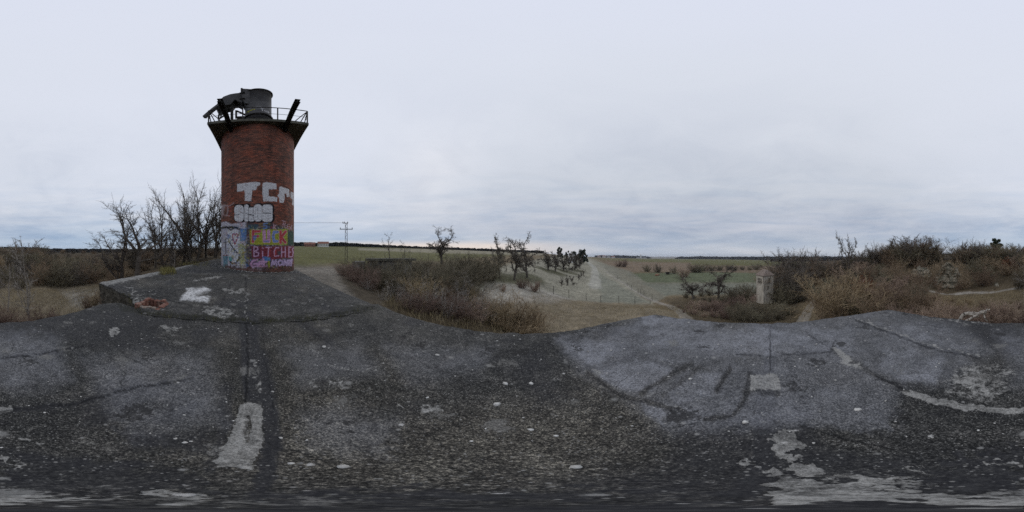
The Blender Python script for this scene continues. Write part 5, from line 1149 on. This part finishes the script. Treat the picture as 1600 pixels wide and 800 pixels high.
# meadow brush close behind the roof (thin reddish stalks)
G = "stalky shrubs just beyond the back roof edge"
brush('red', [(1590, 9.5, 476), (1572, 10, 472), (1552, 9.5, 478), (1530, 10, 476), (1510, 10.5, 478), (1480, 10, 480), (1455, 11, 476), (1430, 11, 474), (1410, 12, 470), (1445, 12, 474), (1467, 11.5, 478), (1495, 13, 472), (1520, 12, 474), (1543, 13, 470), (1565, 13, 472), (1592, 14, 468), (5, 9.5, 482), (25, 9.5, 484), (70, 9.6, 482), (88, 10, 486)], "shrub", "thin reddish stalky shrub just beyond the back roof edge", "shrub", G, 1.2)
brush('tan', [(1440, 14, 470), (1465, 14, 468), (1500, 15, 468), (1535, 15, 466), (1425, 17, 462), (1452, 18, 463), (1485, 18, 464), (1515, 17, 465), (1552, 16, 466), (1580, 16, 464)], "shrub", "pale stalky shrub in the meadow below the rock face", "shrub", G, 1.2)
# dry grass
rs = np.random.RandomState(12); pts = []
def scatter(x0, x1, r0, r1, n):
    xs = rs.uniform(x0, x1, n); rq = np.sqrt(rs.uniform(r0 ** 2, r1 ** 2, n)); a = AZ(xs); X_, Y_ = rq * np.sin(a), rq * np.cos(a)
    pts.append(np.stack([X_, Y_, gz(X_, Y_) - .02], -1))
scatter(0, 165, 8, 24, 5000); scatter(1400, 1600, 8, 26, 6000); scatter(600, 860, 4.5, 12, 2500); scatter(830, 1060, 9, 30, 6000); scatter(1050, 1300, 15, 34, 5000); scatter(1290, 1400, 12, 26, 2500)
o = blades("dry_grass", np.concatenate(pts), .08, .38, .006, m_grass, 5, 3, .25); tag(o, "dry winter grass of the slopes around the building", None, None, 'stuff')

# ------------------------------------------------------------------ rock faces of the quarry
m_rock, nt, b = new_mat("quarry_limestone")
tcd = nt.new('ShaderNodeTexCoord'); n1_ = nt.noise(nt.vscale(tcd.outputs['Object'], (1, 1, 3)), 0.9, 8, 0.7); n2_ = nt.noise(nt.vscale(tcd.outputs['Object'], (1, 1, 4)), 3.5, 6, 0.7)
nt.put(b.inputs['Base Color'], nt.mix(nt.ss(nt.math('ADD', nt.math('MULTIPLY', n2_, .55), nt.math('MULTIPLY', n1_, .45)), 0.44, 0.58), (0.065, 0.07, 0.052), nt.mix(n1_, (0.20, 0.168, 0.128), (0.44, 0.385, 0.31)))); nt.put(b.inputs['Normal'], nt.bump(n2_, 0.8, 0.15))
def rock(xc, r, ytop, ybot, wpx, label, seed):
    a = AZ(xc); n, m_ = 40, 50
    U2, V2 = np.meshgrid(np.linspace(-1, 1, m_), np.linspace(0, 1, n))
    wm = wpx / 2 * rad(.225) * r; zt, zb = r * math.tan(EL(ytop)), r * math.tan(EL(ybot))
    hh = np.clip(1.05 - np.abs(U2) ** 3.2 * .55 - (fbm(U2 * 3.5, U2 * 0 + seed, seed, 4) - .25) * .55, .2, 1.1)
    zq = zb - .8 + (zt - zb + .8) * V2 * hh
    depth = -1.2 * V2 + (fbm(U2 * 4, zq * .8, seed, 5) - .5) * 2.4 + (fbm(U2 * 2, np.floor(zq * 1.6) * 3.1, seed + 7, 2) - .5) * 1.0 - U2 ** 2 * 1.2
    lat = U2 * wm * (1.1 + .3 * (fbm(V2 * 3, U2 * 2, seed + 3, 3) - .5))
    d0 = np.array((math.sin(a), math.cos(a))); d1 = np.array((math.cos(a), -math.sin(a)))
    XY = (r - depth)[..., None] * d0 + lat[..., None] * d1
    fr_ = np.concatenate([XY, zq[..., None]], -1); bk = fr_.copy(); bk[..., :2] = bk[..., :2] * 0 + ((r + 4) * d0 + lat[..., None] * d1); 
    V_ = np.concatenate([fr_.reshape(-1, 3), bk.reshape(-1, 3)]); q_ = grid_quads(n, m_); N = n * m_
    top = [(N - m_ + i, N - m_ + i + 1, 2 * N - m_ + i + 1, 2 * N - m_ + i) for i in range(m_ - 1)]
    sides = [(i * m_, (i + 1) * m_, N + (i + 1) * m_, N + i * m_) for i in range(n - 1)] + [(i * m_ + m_ - 1, (i + 1) * m_ + m_ - 1, N + (i + 1) * m_ + m_ - 1, N + i * m_ + m_ - 1) for i in range(n - 1)]
    o = link("rock_face", np_mesh("rock_face", V_, np.concatenate([q_, q_ + N, np.array(top), np.array(sides)])), m_rock)
    return tag(o, label, "rock")
rock(1482, 34, 411, 457, 46, "largest pale limestone face in the quarry slope", 301)
rock(1440, 40, 417, 434, 30, "small pale rock patch left of the largest face", 311)
rock(1567, 31, 444, 459, 32, "low pale rock bank right of the largest face", 321)
G = "shrubs clinging to the rock faces"
brush('brown', [(1457, 33, 432), (1508, 33, 428), (1498, 32, 440), (1468, 32, 445), (1466, 37, 404), (1482, 37.5, 402), (1498, 37, 405), (1430, 39, 424), (1448, 39, 428), (1440, 43, 408), (1584, 30, 446), (1555, 30, 448)], "shrub", "brown shrub clinging in front of the pale quarry rock", "shrub", G, .9)
# fallen bleached log behind the roof corner
lg = []
rngl = random.Random(3)
def bent(p0, p1, r0, r1, sag, n=7):
    prev = Vector(p0)
    for i in range(1, n + 1):
        t = i / n; q_ = Vector(p0).lerp(Vector(p1), t) + Vector((rngl.gauss(0, .03), rngl.gauss(0, .03), sag * math.sin(math.pi * t) + rngl.gauss(0, .02)))
        lg.append((*prev, *q_, r0 + (r1 - r0) * (i - 1) / n, r0 + (r1 - r0) * t)); prev = q_
bent(P(1499, 501, 7.0), P(1514, 489, 7.2), .07, .09, .10); bent(P(1512, 489.5, 7.2), P(1542, 487.5, 7.6), .10, .06, -.03); bent(P(1530, 489, 7.5), P(1546, 484, 7.6), .05, .03, .05); bent(P(1538, 488, 7.6), P(1540, 503, 7.4), .045, .03, 0); bent(P(1512, 489, 7.2), P(1528, 495, 7.0), .05, .03, -.05); bent(P(1528, 492, 7.0), P(1500, 506, 6.8), .05, .06, 0)
V_, F_ = tubes(lg, 8); o = link("fallen_log", np_mesh("fallen_log", V_, F_, smooth=True), simple_mat("bleached_wood", (0.16, 0.14, 0.12), (0.42, 0.39, 0.35), 9, .9)); tag(o, "bleached fallen branchy log lying just beyond the back roof edge", "log")

# ------------------------------------------------------------------ stone transformer tower
m_plst, nt, b = new_mat("weathered_plaster_stone")
tcd = nt.new('ShaderNodeTexCoord'); a1 = nt.noise(tcd.outputs['Object'], 0.7, 6, .65); a2 = nt.noise(nt.vscale(tcd.outputs['Object'], (1, 1, .25)), 2.4, 5, .7)
nt.put(b.inputs['Base Color'], nt.mix(nt.ss(a2, .40, .7), nt.mix(a1, (0.40, 0.365, 0.31), (0.58, 0.54, 0.465)), (0.20, 0.175, 0.145))); nt.put(b.inputs['Normal'], nt.bump(a2, .4, .05))
m_trf = simple_mat("worn_roof_tiles", (0.13, 0.10, 0.085), (0.25, 0.205, 0.175), 2.5, .9)
g = ground(1195, 41); trafo = empty("stone_tower", g, -AZ(1195) + rad(-54)); tag(trafo, "tall narrow plastered stone tower with tiled roof in the valley", "tower")
zt = 41 * math.tan(EL(430)) - g.z; zr_ = 41 * math.tan(EL(422)) - g.z
w2 = 1.55
mb = MB(); mb.box((-w2, -w2, -.8), (w2, w2, zt)); mb.build("wall", m_plst, trafo, bevel=.04)
mb = MB(); o_ = w2 + .22; rg = .75
mb.add([(-o_, -o_, zt + .001), (o_, -o_, zt + .001), (o_, o_, zt + .001), (-o_, o_, zt + .001), (-o_, -o_, zt + .10), (o_, -o_, zt + .10), (o_, o_, zt + .10), (-o_, o_, zt + .10), (-rg, 0, zr_ + .25), (rg, 0, zr_ + .25)],
       [(0, 3, 2, 1), (0, 1, 5, 4), (1, 2, 6, 5), (2, 3, 7, 6), (3, 0, 4, 7), (4, 5, 9, 8), (5, 6, 9), (6, 7, 8, 9), (7, 4, 8)]); mb.build("roof", m_trf, trafo)
# openings on the two faces towards the camera (local -y and -x / +x)
m_louv = simple_mat('dusty_louvre', (0.05, 0.045, 0.04), (0.14, 0.125, 0.105), 6, .9)
def opening(face, u, z_, w_, h_, nx, nz, name="window"):
    f = MB(); t = .10
    def pt(a, b_, c_): return {'y': (a, -w2 - c_, b_), 'x': (-w2 - c_, -a, b_), 'X': (w2 + c_, a, b_)}[face]
    def bx_(a0, b0, a1, b1, c0, c1, m__=None):
        p0, p1 = pt(a0, b0, c0), pt(a1, b1, c1); f.box(tuple(min(i, j) for i, j in zip(p0, p1)), tuple(max(i, j) for i, j in zip(p0, p1)))
    bx_(u - w_ / 2 - t, z_ - h_ / 2 - t, u - w_ / 2, z_ + h_ / 2 + t, -.04, .06); bx_(u + w_ / 2, z_ - h_ / 2 - t, u + w_ / 2 + t, z_ + h_ / 2 + t, -.04, .06)
    bx_(u - w_ / 2, z_ + h_ / 2, u + w_ / 2, z_ + h_ / 2 + t, -.04, .058); bx_(u - w_ / 2, z_ - h_ / 2 - t, u + w_ / 2, z_ - h_ / 2, -.04, .058)
    for i in range(1, nx): bx_(u - w_ / 2 + w_ * i / nx - .05, z_ - h_ / 2, u - w_ / 2 + w_ * i / nx + .05, z_ + h_ / 2, -.04, .045)
    for i in range(1, nz): bx_(u - w_ / 2, z_ - h_ / 2 + h_ * i / nz - .05, u + w_ / 2, z_ - h_ / 2 + h_ * i / nz + .05, -.04, .04)
    wo = f.build(name, m_plst, trafo)
    f = MB(); bx_(u - w_ / 2, z_ - h_ / 2, u + w_ / 2, z_ + h_ / 2, -.02, .006); f.build("pane", m_louv, wo)
for fc in ('y', 'x', 'X'):
    opening(fc, 0.0 if fc == 'y' else .2, zt - 1.25, 1.7 if fc == 'y' else .5, 1.3, 3 if fc == 'y' else 1, 2)
    if fc != 'y': opening(fc, -.2, zt - 3.0, .45, 1.0, 1, 2)
mb = MB(); mb.box((-w2 - 1.7, -1.0, -.8), (-w2 - .001, 1.0, 1.7)); mb.build("annex_wall", m_plst, trafo)
mb = MB(); mb.prism([(-w2 - 1.9, -1.15, 1.72), (-w2 - .002, -1.15, 2.25), (-w2 - .002, -1.15, 2.35), (-w2 - 1.9, -1.15, 1.82)], (0, 2.3, 0)); mb.build("annex_roof", m_trf, trafo)
mb = MB(); mb.box((-w2 - 1.2, -1.03, -.3), (-w2 - .4, -.99, 1.3)); mb.build("door", m_pane, trafo)

# ------------------------------------------------------------------ flat-roofed concrete hut in the brush
g = ground(610, 22); hut = empty("concrete_hut", g, -AZ(610) + rad(6)); tag(hut, "flat roofed grey concrete hut half hidden in the brush", "hut")
zt = 22 * math.tan(EL(407)) - g.z
mb = MB(); mb.box((-3.0, -1.6, -1), (2.6, 1.6, zt)); mb.build("wall", m_conc, hut, bevel=.02)
mb = MB(); mb.box((-3.3, -2.0, zt + .002), (3.1, 1.9, zt + .30)); mb.build("roof", m_plat, hut, bevel=.02)
for u in (-1.9, .9):
    mb = MB(); mb.box((u - .55, -1.63, zt - 1.3), (u + .55, -1.58, zt - .5)); mb.build("window", m_pane, hut)
mb = MB(); mb.box((-4.9, -1.7, -1), (-3.4, 1.2, zt - .1)); mb.build("annex_wall", m_conc, hut)

# ------------------------------------------------------------------ lattice power pole and its line
g = ground(541, 34); ztp = 34 * math.tan(EL(349)); pole = empty("lattice_pole", g, -AZ(541)); tag(pole, "steel lattice power pole with two crossarms at the field edge", "power pole")
Hh = ztp - g.z
mb = MB()
for s in (-.25, .25):
    for t_ in (-.16, .16): mb.bar((s, t_, -.6), (s * .8, t_ * .8, Hh), .085)
nst = 14
for i in range(nst):
    z0, z1_ = Hh * i / nst, Hh * (i + 1) / nst; k = 1 if i % 2 else -1; f0, f1 = 1 - .2 * i / nst, 1 - .2 * (i + 1) / nst
    for t_ in (-.16, .16): mb.bar((-.25 * k * f0, t_ * f0, z0), (.25 * k * f1, t_ * f1, z1_), .045)
mb.build("mast", m_steel, pole)
mb = MB(); mb.bar((-1.35, 0, Hh - 1.25), (1.35, 0, Hh - 1.25), .13); mb.build("crossarm", m_steel, pole)
mb = MB(); mb.bar((-.75, -.02, Hh + .05), (.4, -.02, Hh + .05), .12); mb.build("crossarm", m_steel, pole)
for u, zi in ((-1.25, Hh - 1.18), (1.25, Hh - 1.18), (-.7, Hh + .1), (-.35, Hh + .1), (.3, Hh + .1)):
    mb = MB(); mb.lathe([(0, 0), (.05, .0), (.05, .06), (.11, .1), (.05, .15), (.11, .2), (.04, .28), (0, .30)], 10); io = mb.build("insulator", m_conc, pole); io.location = (u, 0, zi)
wl_ = []
p0 = Vector(P(538, 348.6, 34)); p1 = Vector(P(350, 349.5, 42)); n = 24
for dz, dy in ((0, 0), (-1.3, .0)):
    prev = None
    for i in range(n + 1):
        t = i / n; q_ = p0.lerp(p1, t) + Vector((0, 0, -0.9 * math.sin(math.pi * t) * .5 + dz * .0)) + Vector((.4, -.4, 0)) * (dz / -1.3 if dz else 0)
        if prev is not None: wl_.append((*prev, *q_, .011, .011))
        prev = q_
V_, F_ = tubes(wl_, 4); o = link("power_line", np_mesh("power_line", V_, F_), m_wire); tag(o, "thin power line running from the lattice pole behind the brick tower", "cable")

# ------------------------------------------------------------------ wire fences
def fence(posts, label, hts, wires=3):
    f = empty("wire_fence", ground(*posts[0])); tag(f, label, "fence"); tops = []
    f.location = (0, 0, 0)
    for (x, r), h_ in zip(posts, hts):
        g = ground(x, r); mb = MB(); mb.tube(g - Vector((0, 0, .4)), g + Vector((rngl.gauss(0, .05), rngl.gauss(0, .05), h_)), .06, .05, 6); mb.build("post", m_wood, f); tops.append((g, h_))
    sg = []
    for (a_, ha), (b_, hb) in zip(tops[:-1], tops[1:]):
        for k in range(wires):
            t = (k + 1) / wires * .95; n_ = max(2, int((b_ - a_).length / 4)); prev = None
            for i in range(n_ + 1):
                u = i / n_; x, y = a_.x + (b_.x - a_.x) * u, a_.y + (b_.y - a_.y) * u; zz_ = a_.z + (b_.z - a_.z) * u
                q_ = Vector((x, y, zz_ + (ha + (hb - ha) * u) * t))
                if prev is not None: sg.append((*prev, *q_, .012, .012))
                prev = q_
    V_, F_ = tubes(sg, 3); link("wire", np_mesh("wire", V_, F_), m_wire, f)
def r_at(x, y, lo=8, hi=600):
    rs_ = np.exp(np.linspace(math.log(lo), math.log(hi), 400)); a = AZ(x); z_ = gz(rs_ * np.sin(a), rs_ * np.cos(a))
    yy = 400 - np.degrees(np.arctan2(z_, rs_)) / .225
    return float(rs_[np.argmax(yy <= y)]) if (yy <= y).any() else hi
fp = [(826, 449), (843, 455), (865, 460), (889, 465.6), (916, 469.4), (939, 472.7), (967, 474.4), (992, 475), (1016, 476)]
fence([(x, r_at(x, y, 20)) for x, y in fp], "wire fence with thin posts across the foot of the frosted field", [1.5, 1.55, 1.7, 1.75, 1.6, 1.55, 1.8, 1.7, 1.2])
fp = [(1019, 470), (1006, 463), (1001, 460), (997, 458), (987, 452.5), (980, 447), (965, 436), (952, 426), (945, 420), (933, 417)]
fence([(x, r_at(x, y, 25)) for x, y in fp], "wire fence running uphill beside the farm track", [1.9, 1.8, 1.8, 1.7, 1.7, 1.7, 1.7, 1.6, 1.6, 1.5], 4)

# ------------------------------------------------------------------ far buildings
def house(px, y_eave, y_ridge, r, wpx, label, mw, mr, rot=0.0, dep=8, nwin=4, name="house", gable=True):
    g = ground(px, r); o = empty(name, g, -AZ(px) + rot); tag(o, label, "building")
    hw = wpx * rad(.225) * r / 2; ze = max(2.0, r * math.tan(EL(y_eave)) - g.z); zr = max(ze + .6, r * math.tan(EL(y_ridge)) - g.z); dep = min(dep, hw * 1.6)
    m1 = MB(); m1.box((-hw, -dep / 2, -1.5), (hw, dep / 2, ze)); m1.build("wall", mw, o)
    m2 = MB(); e_ = .4; m2.prism([(-hw - e_, -dep / 2 - e_, ze + .003), (-hw - e_, dep / 2 + e_, ze + .003), (-hw - e_, 0, zr)], (2 * hw + 2 * e_, 0, 0)); m2.build("roof", mr, o)
    for i in range(nwin):
        u = -hw + (i + .5) * 2 * hw / nwin; ww = hw / nwin * .4
        m3 = MB(); m3.box((u - ww, -dep / 2 - .05, ze * .35), (u + ww, -dep / 2 + .02, ze * .78)); m3.build("window", m_pane, o)
    return o
house(484, 382, 378.6, 255, 17, "long low reddish farm building on the field horizon", m_redroof, m_redroof, nwin=6)
house(505, 381, 377.5, 250, 17, "long white farm building beside the reddish one on the horizon", m_white, m_redroof, nwin=7)
house(893, 398.5, 396, 185, 8, "small white farmhouse between the dark trees on the ridge", m_white, m_greyroof, nwin=3)
vil = [(936, 400.2, 1200, 5, "low village house at the near end of the far village"), (944, 400.0, 1300, 6, "white village house second in the far village"), (951, 400.3, 1400, 5, "village house before the gap in the far village"), (958, 400.8, 1500, 6, "wide pale house after the gap in the far village"), (997, 402.3, 1700, 5, "white house left of the far white silo"), (1007, 402.6, 1800, 6, "last low white house past the far white silo")]
for x, ye, r, wp, lb in vil: house(x, ye + .4, ye - .9, r, wp, lb, m_white, m_greyroof if x % 2 else m_redroof, nwin=3, dep=14)
g = ground(1001, 1700); si = empty("silo", g); tag(si, "white silo tower of the far village", "silo"); hz = 1700 * math.tan(EL(397.6)) - g.z
mb = MB(); mb.lathe([(7, -3), (7, hz - 3), (5, hz - .5), (0, hz)], 16); mb.build("tank", m_white, si)
mb = MB(); mb.box((7.1, -4, -3), (13, 4, hz * .55)); mb.build("annex_wall", m_white, si)
# small field shed and cart
g = ground(1043.5, 130); sh_ = empty("field_shed", g, -AZ(1043.5) + .2); tag(sh_, "small dark open field shed in the ploughed strip", "shed")
mb = MB(); mb.box((-1.5, 1.0, -.3), (1.5, 1.2, 1.6)); mb.build("wall", m_wood, sh_)
for u in (-1.45, 1.45):
    mb = MB(); mb.box((u - .1, -1.3, -.3), (u + .1, -1.1, 1.6)); mb.build("post", m_wood, sh_)
mb = MB(); mb.prism([(-2.0, -1.6, 1.605), (-2.0, 1.5, 1.605), (-2.0, 1.5, 1.8), (-2.0, -1.6, 2.1)], (4.0, 0, 0)); mb.build("roof", m_beam, sh_)
g = ground(1027, 118); ct_ = empty("wood_pile", g, .3); tag(ct_, "low reddish heap of stacked wood in the ploughed strip", "wood pile")
mb = MB()
rngw = random.Random(9)
for i in range(26): mb.tube((-2 + (i % 9) * .48, -1, .2 + (i // 9) * .36), (-2 + (i % 9) * .48 + rngw.uniform(-.1, .1), 1, .2 + (i // 9) * .36), .2, n=7)
mb.build("logs", simple_mat("cut_wood", (.2, .11, .07), (.36, .22, .15), 3), ct_)

# farm trees, field bushes
G = "dark trees around the ridge farmhouse"
for i, (x, r, yt, w_, v_, lb) in enumerate(((872.5, 180, 386.5, .8, 1, "dark evergreen at the left end of the ridge farm"), (877, 182, 385.2, .75, 1, "tallest dark evergreen of the ridge farm"), (886, 184, 391, .9, 1, "low dark tree left of the white farmhouse"), (899, 186, 392, 1.0, 1, "low tree right of the white farmhouse"), (907, 184, 389.5, 1.0, 1, "round grey tree at the right end of the ridge farm"), (912, 184, 388.3, 1.0, 1, "larger round tree at the right end of the ridge farm"), (917, 190, 396, 1.0, 1, "small bush past the ridge farm trees"))):
    plant('conifer', x, r, yt, "evergreen_tree", lb, "tree", G, w_, (0, 4, 2, 3, 3, 2, 4)[i], wpx=(6, 6, 7, 8, 10, 11, 4)[i])
G = "bushes scattered in the far fields"
for x, r, yt, w_, lb in ((966, 190, 407.5, 1.5, "left low bush of the pair in the far brown field"), (974, 190, 404.5, 1.2, "taller bush of the pair in the far brown field"), (1011, 150, 412, 1.2, "bush left of the wood pile"), (1028, 145, 412, 1.1, "bush behind the wood pile"), (1053, 135, 415, 1.0, "bush right of the field shed"), (1069, 110, 417.5, 1.3, "round lone bush at the corner of the green field"), (1085, 150, 411, 1.5, "first bush of the hedge past the ploughed strip"), (1092, 150, 411, 1.5, "second bush of the hedge past the ploughed strip"), (1100, 165, 412, 1.5, "hedge bush in the middle of the far strip"), (1112, 170, 412.5, 1.5, "hedge bush right of the middle of the far strip"), (1124, 175, 413, 1.5, "hedge bush above the dense bare tree"), (1139, 180, 412, 1.5, "tallest bush of the far hedge"), (1148, 180, 414, 1.5, "last bush of the far hedge"), (1160, 185, 415, 1.6, "low bush past the far hedge"), (1172, 185, 415, 1.6, "low bush above the stone tower's left side"), (1182, 190, 411, 1.6, "bush in the far field behind the stone tower")):
    plant('redfar' if x in (966, 974, 1069) else 'dark', x, r, yt, "bush", lb, "bush", G, w_)

# far woods: one mass per belt
def woods(name, label, line, seed, rjit=30, mat=None, dens=2.2):
    """line: (column, distance, row of the tree tops)"""
    rs = np.random.RandomState(seed); Vs = []; 
    xs = np.array([l[0] for l in line], float); n = int((xs[-1] - xs[0]) * dens * 3)
    for i in range(n):
        x = rs.uniform(xs[0], xs[-1]); r = np.interp(x, xs, [l[1] for l in line]) + rs.uniform(-rjit, rjit); yt = np.interp(x, xs, [l[2] for l in line]) + rs.exponential(.55) - .3 + (fbm(np.array([x * .2]), np.array([1.0]), seed, 3)[0] - .5) * 2
        a = AZ(x); X_, Y_ = r * math.sin(a), r * math.cos(a); zt_ = r * math.tan(EL(yt)); zb_ = float(gz(X_, Y_)[0]) - 1
        h_ = max(zt_ - zb_, r * .004); wv = r * rad(.225) * rs.uniform(.7, 1.6); m_ = 26
        t = rs.rand(m_); aa_ = rs.rand(m_) * 6.283; k = np.sqrt(rs.rand(m_)) * wv * np.clip(1.25 - t, .25, 1)
        c_ = np.stack([X_ + np.cos(aa_) * k, Y_ + np.sin(aa_) * k, zb_ + h_ * (t * .98 + .02)], -1); sz = wv * .42
        u_ = rs.randn(m_, 3) * sz * np.array([1, 1, .6]); v_ = rs.randn(m_, 3) * sz * np.array([1, 1, .6])
        Vs.append(np.stack([c_ - u_, c_ + v_, c_ + u_, c_ - v_], 1).reshape(-1, 3))
    V_ = np.concatenate(Vs); o = link(name, np_mesh(name, V_, np.arange(len(V_)).reshape(-1, 4)), mat or m_farwood); return tag(o, label, None, None, 'stuff')
woods("far_woods", "dark wood line along the horizon behind the green field", [(440, 300, 379), (478, 300, 379), (500, 310, 379.5), (530, 300, 378.5), (560, 310, 381), (620, 320, 384), (700, 330, 386.5), (760, 380, 389), (850, 420, 392)], 401, 12)
woods("far_woods", "dark wood behind the far village", [(930, 1900, 399.5), (960, 1900, 399.2), (1012, 2000, 400.8), (1016, 2000, 402.3)], 403, 60)
woods("far_woods", "dark blue wooded ridge across the valley", [(1056, 2100, 403.2), (1062, 2000, 401.4), (1100, 1900, 401), (1150, 1700, 401.6), (1200, 1500, 401.2), (1260, 1400, 400.8), (1330, 1400, 400.8)], 405, 120, None, 5)
woods("far_woods", "dark wood on the valley side beyond the tall thicket", [(1205, 620, 406), (1225, 600, 404.5), (1270, 560, 403.6), (1320, 560, 403.6)], 411, 40, None, 4)
woods("far_woods", "distant wood along the bank horizon on the left", [(0, 330, 386), (60, 330, 386.5), (80, 360, 388.5), (130, 380, 389), (344, 380, 389)], 407, 30, None, 3.5)

# ------------------------------------------------------------------ loose white stones on the roof
rs = np.random.RandomState(44); Vs, Fs = [], []; nvt = 0
bm = bmesh.new(); bmesh.ops.create_icosphere(bm, subdivisions=1, radius=1); iv = np.array([v.co[:] for v in bm.verts]); if_ = np.array([[v.index for v in f.verts] for f in bm.faces]); bm.free()
def stone(p, s):
    global nvt
    v_ = iv * (1 + rs.randn(len(iv), 1) * .18) * np.array([s * rs.uniform(.7, 1.4), s * rs.uniform(.7, 1.4), s * .35]); a = rs.rand() * 6.28; c_, s_ = math.cos(a), math.sin(a)
    v_ = v_ @ np.array([[c_, s_, 0], [-s_, c_, 0], [0, 0, 1]]) + np.asarray(p); Vs.append(v_); Fs.append(if_ + nvt); nvt += len(v_)
for i in range(330):
    x = rs.uniform(0, 1600); ymin = np.interp(x, ox, oy) + 3; y = ymin + (700 - ymin) * rs.rand() ** 1.8
    p = onplane(x, y, -H); stone((p[0], p[1], -H + .004), rs.choice([.004, .006, .009, .013], p=[.45, .3, .18, .07]) * (1 if y < 600 else .6))
for x, y, s in ((777, 632, .020), (537, 729, .012), (830, 600, .022), (790, 600, .018), (683, 555, .018), (506, 542, .024), (455, 724, .009), (1340, 640, .02), (830, 672, .012), (900, 730, .010), (1165, 660, .012), (955, 548, .012), (668, 622, .012)):
    p = onplane(x, y, -H); stone((p[0], p[1], -H + .006), s)
for i in range(130):
    u, v_ = rs.rand(), rs.rand() ** 1.3 * .6; x_ = rs.uniform(420, 560) if i < 90 else rs.uniform(230, 420); r_q = rs.uniform(3.2, 8.5)
    a = AZ(x_); xq, yq = r_q * math.sin(a), r_q * math.cos(a)
    if yq > 2.05 or math.hypot(xq + 10, yq) < 2.4: continue
    stone((xq, yq, slab_z(xq, yq) + .006), rs.choice([.008, .014, .022], p=[.5, .35, .15]))
for i in range(260):
    a = rs.uniform(-1.5, 1.5); q_ = 2.25 + rs.exponential(.12); x, y = TC[0] + q_ * math.cos(a), TC[1] + q_ * math.sin(a); stone((x, y, slab_z(x, y) + .008), rs.choice([.012, .02, .035], p=[.5, .35, .15]))
o = link("rubble", np_mesh("rubble", np.concatenate(Vs), None, np.concatenate(Fs)), m_stone); tag(o, "scattered small pale stones and crumbs on the dark roof", None, None, 'stuff')

# ------------------------------------------------------------------ thin winter haze
zlo = float(TZ.min()) - 1.0
mb = MB(); mb.box((-9050, -9050, zlo), (9050, 9050, float(TZ.max()) + 25))
m_haze = bpy.data.materials.new("haze"); m_haze.use_nodes = True; hn = m_haze.node_tree
for nd in list(hn.nodes): hn.nodes.remove(nd)
ho = hn.nodes.new('ShaderNodeOutputMaterial'); hv = hn.nodes.new('ShaderNodeVolumePrincipled'); hv.inputs['Color'].default_value = (0.80, 0.86, 0.95, 1); hv.inputs['Density'].default_value = 0.00009; hv.inputs['Anisotropy'].default_value = 0.0
hn.links.new(hv.outputs[0], ho.inputs['Volume'])
o = mb.build("haze", m_haze); tag(o, "thin pale winter haze over the valley", None, None, 'stuff')
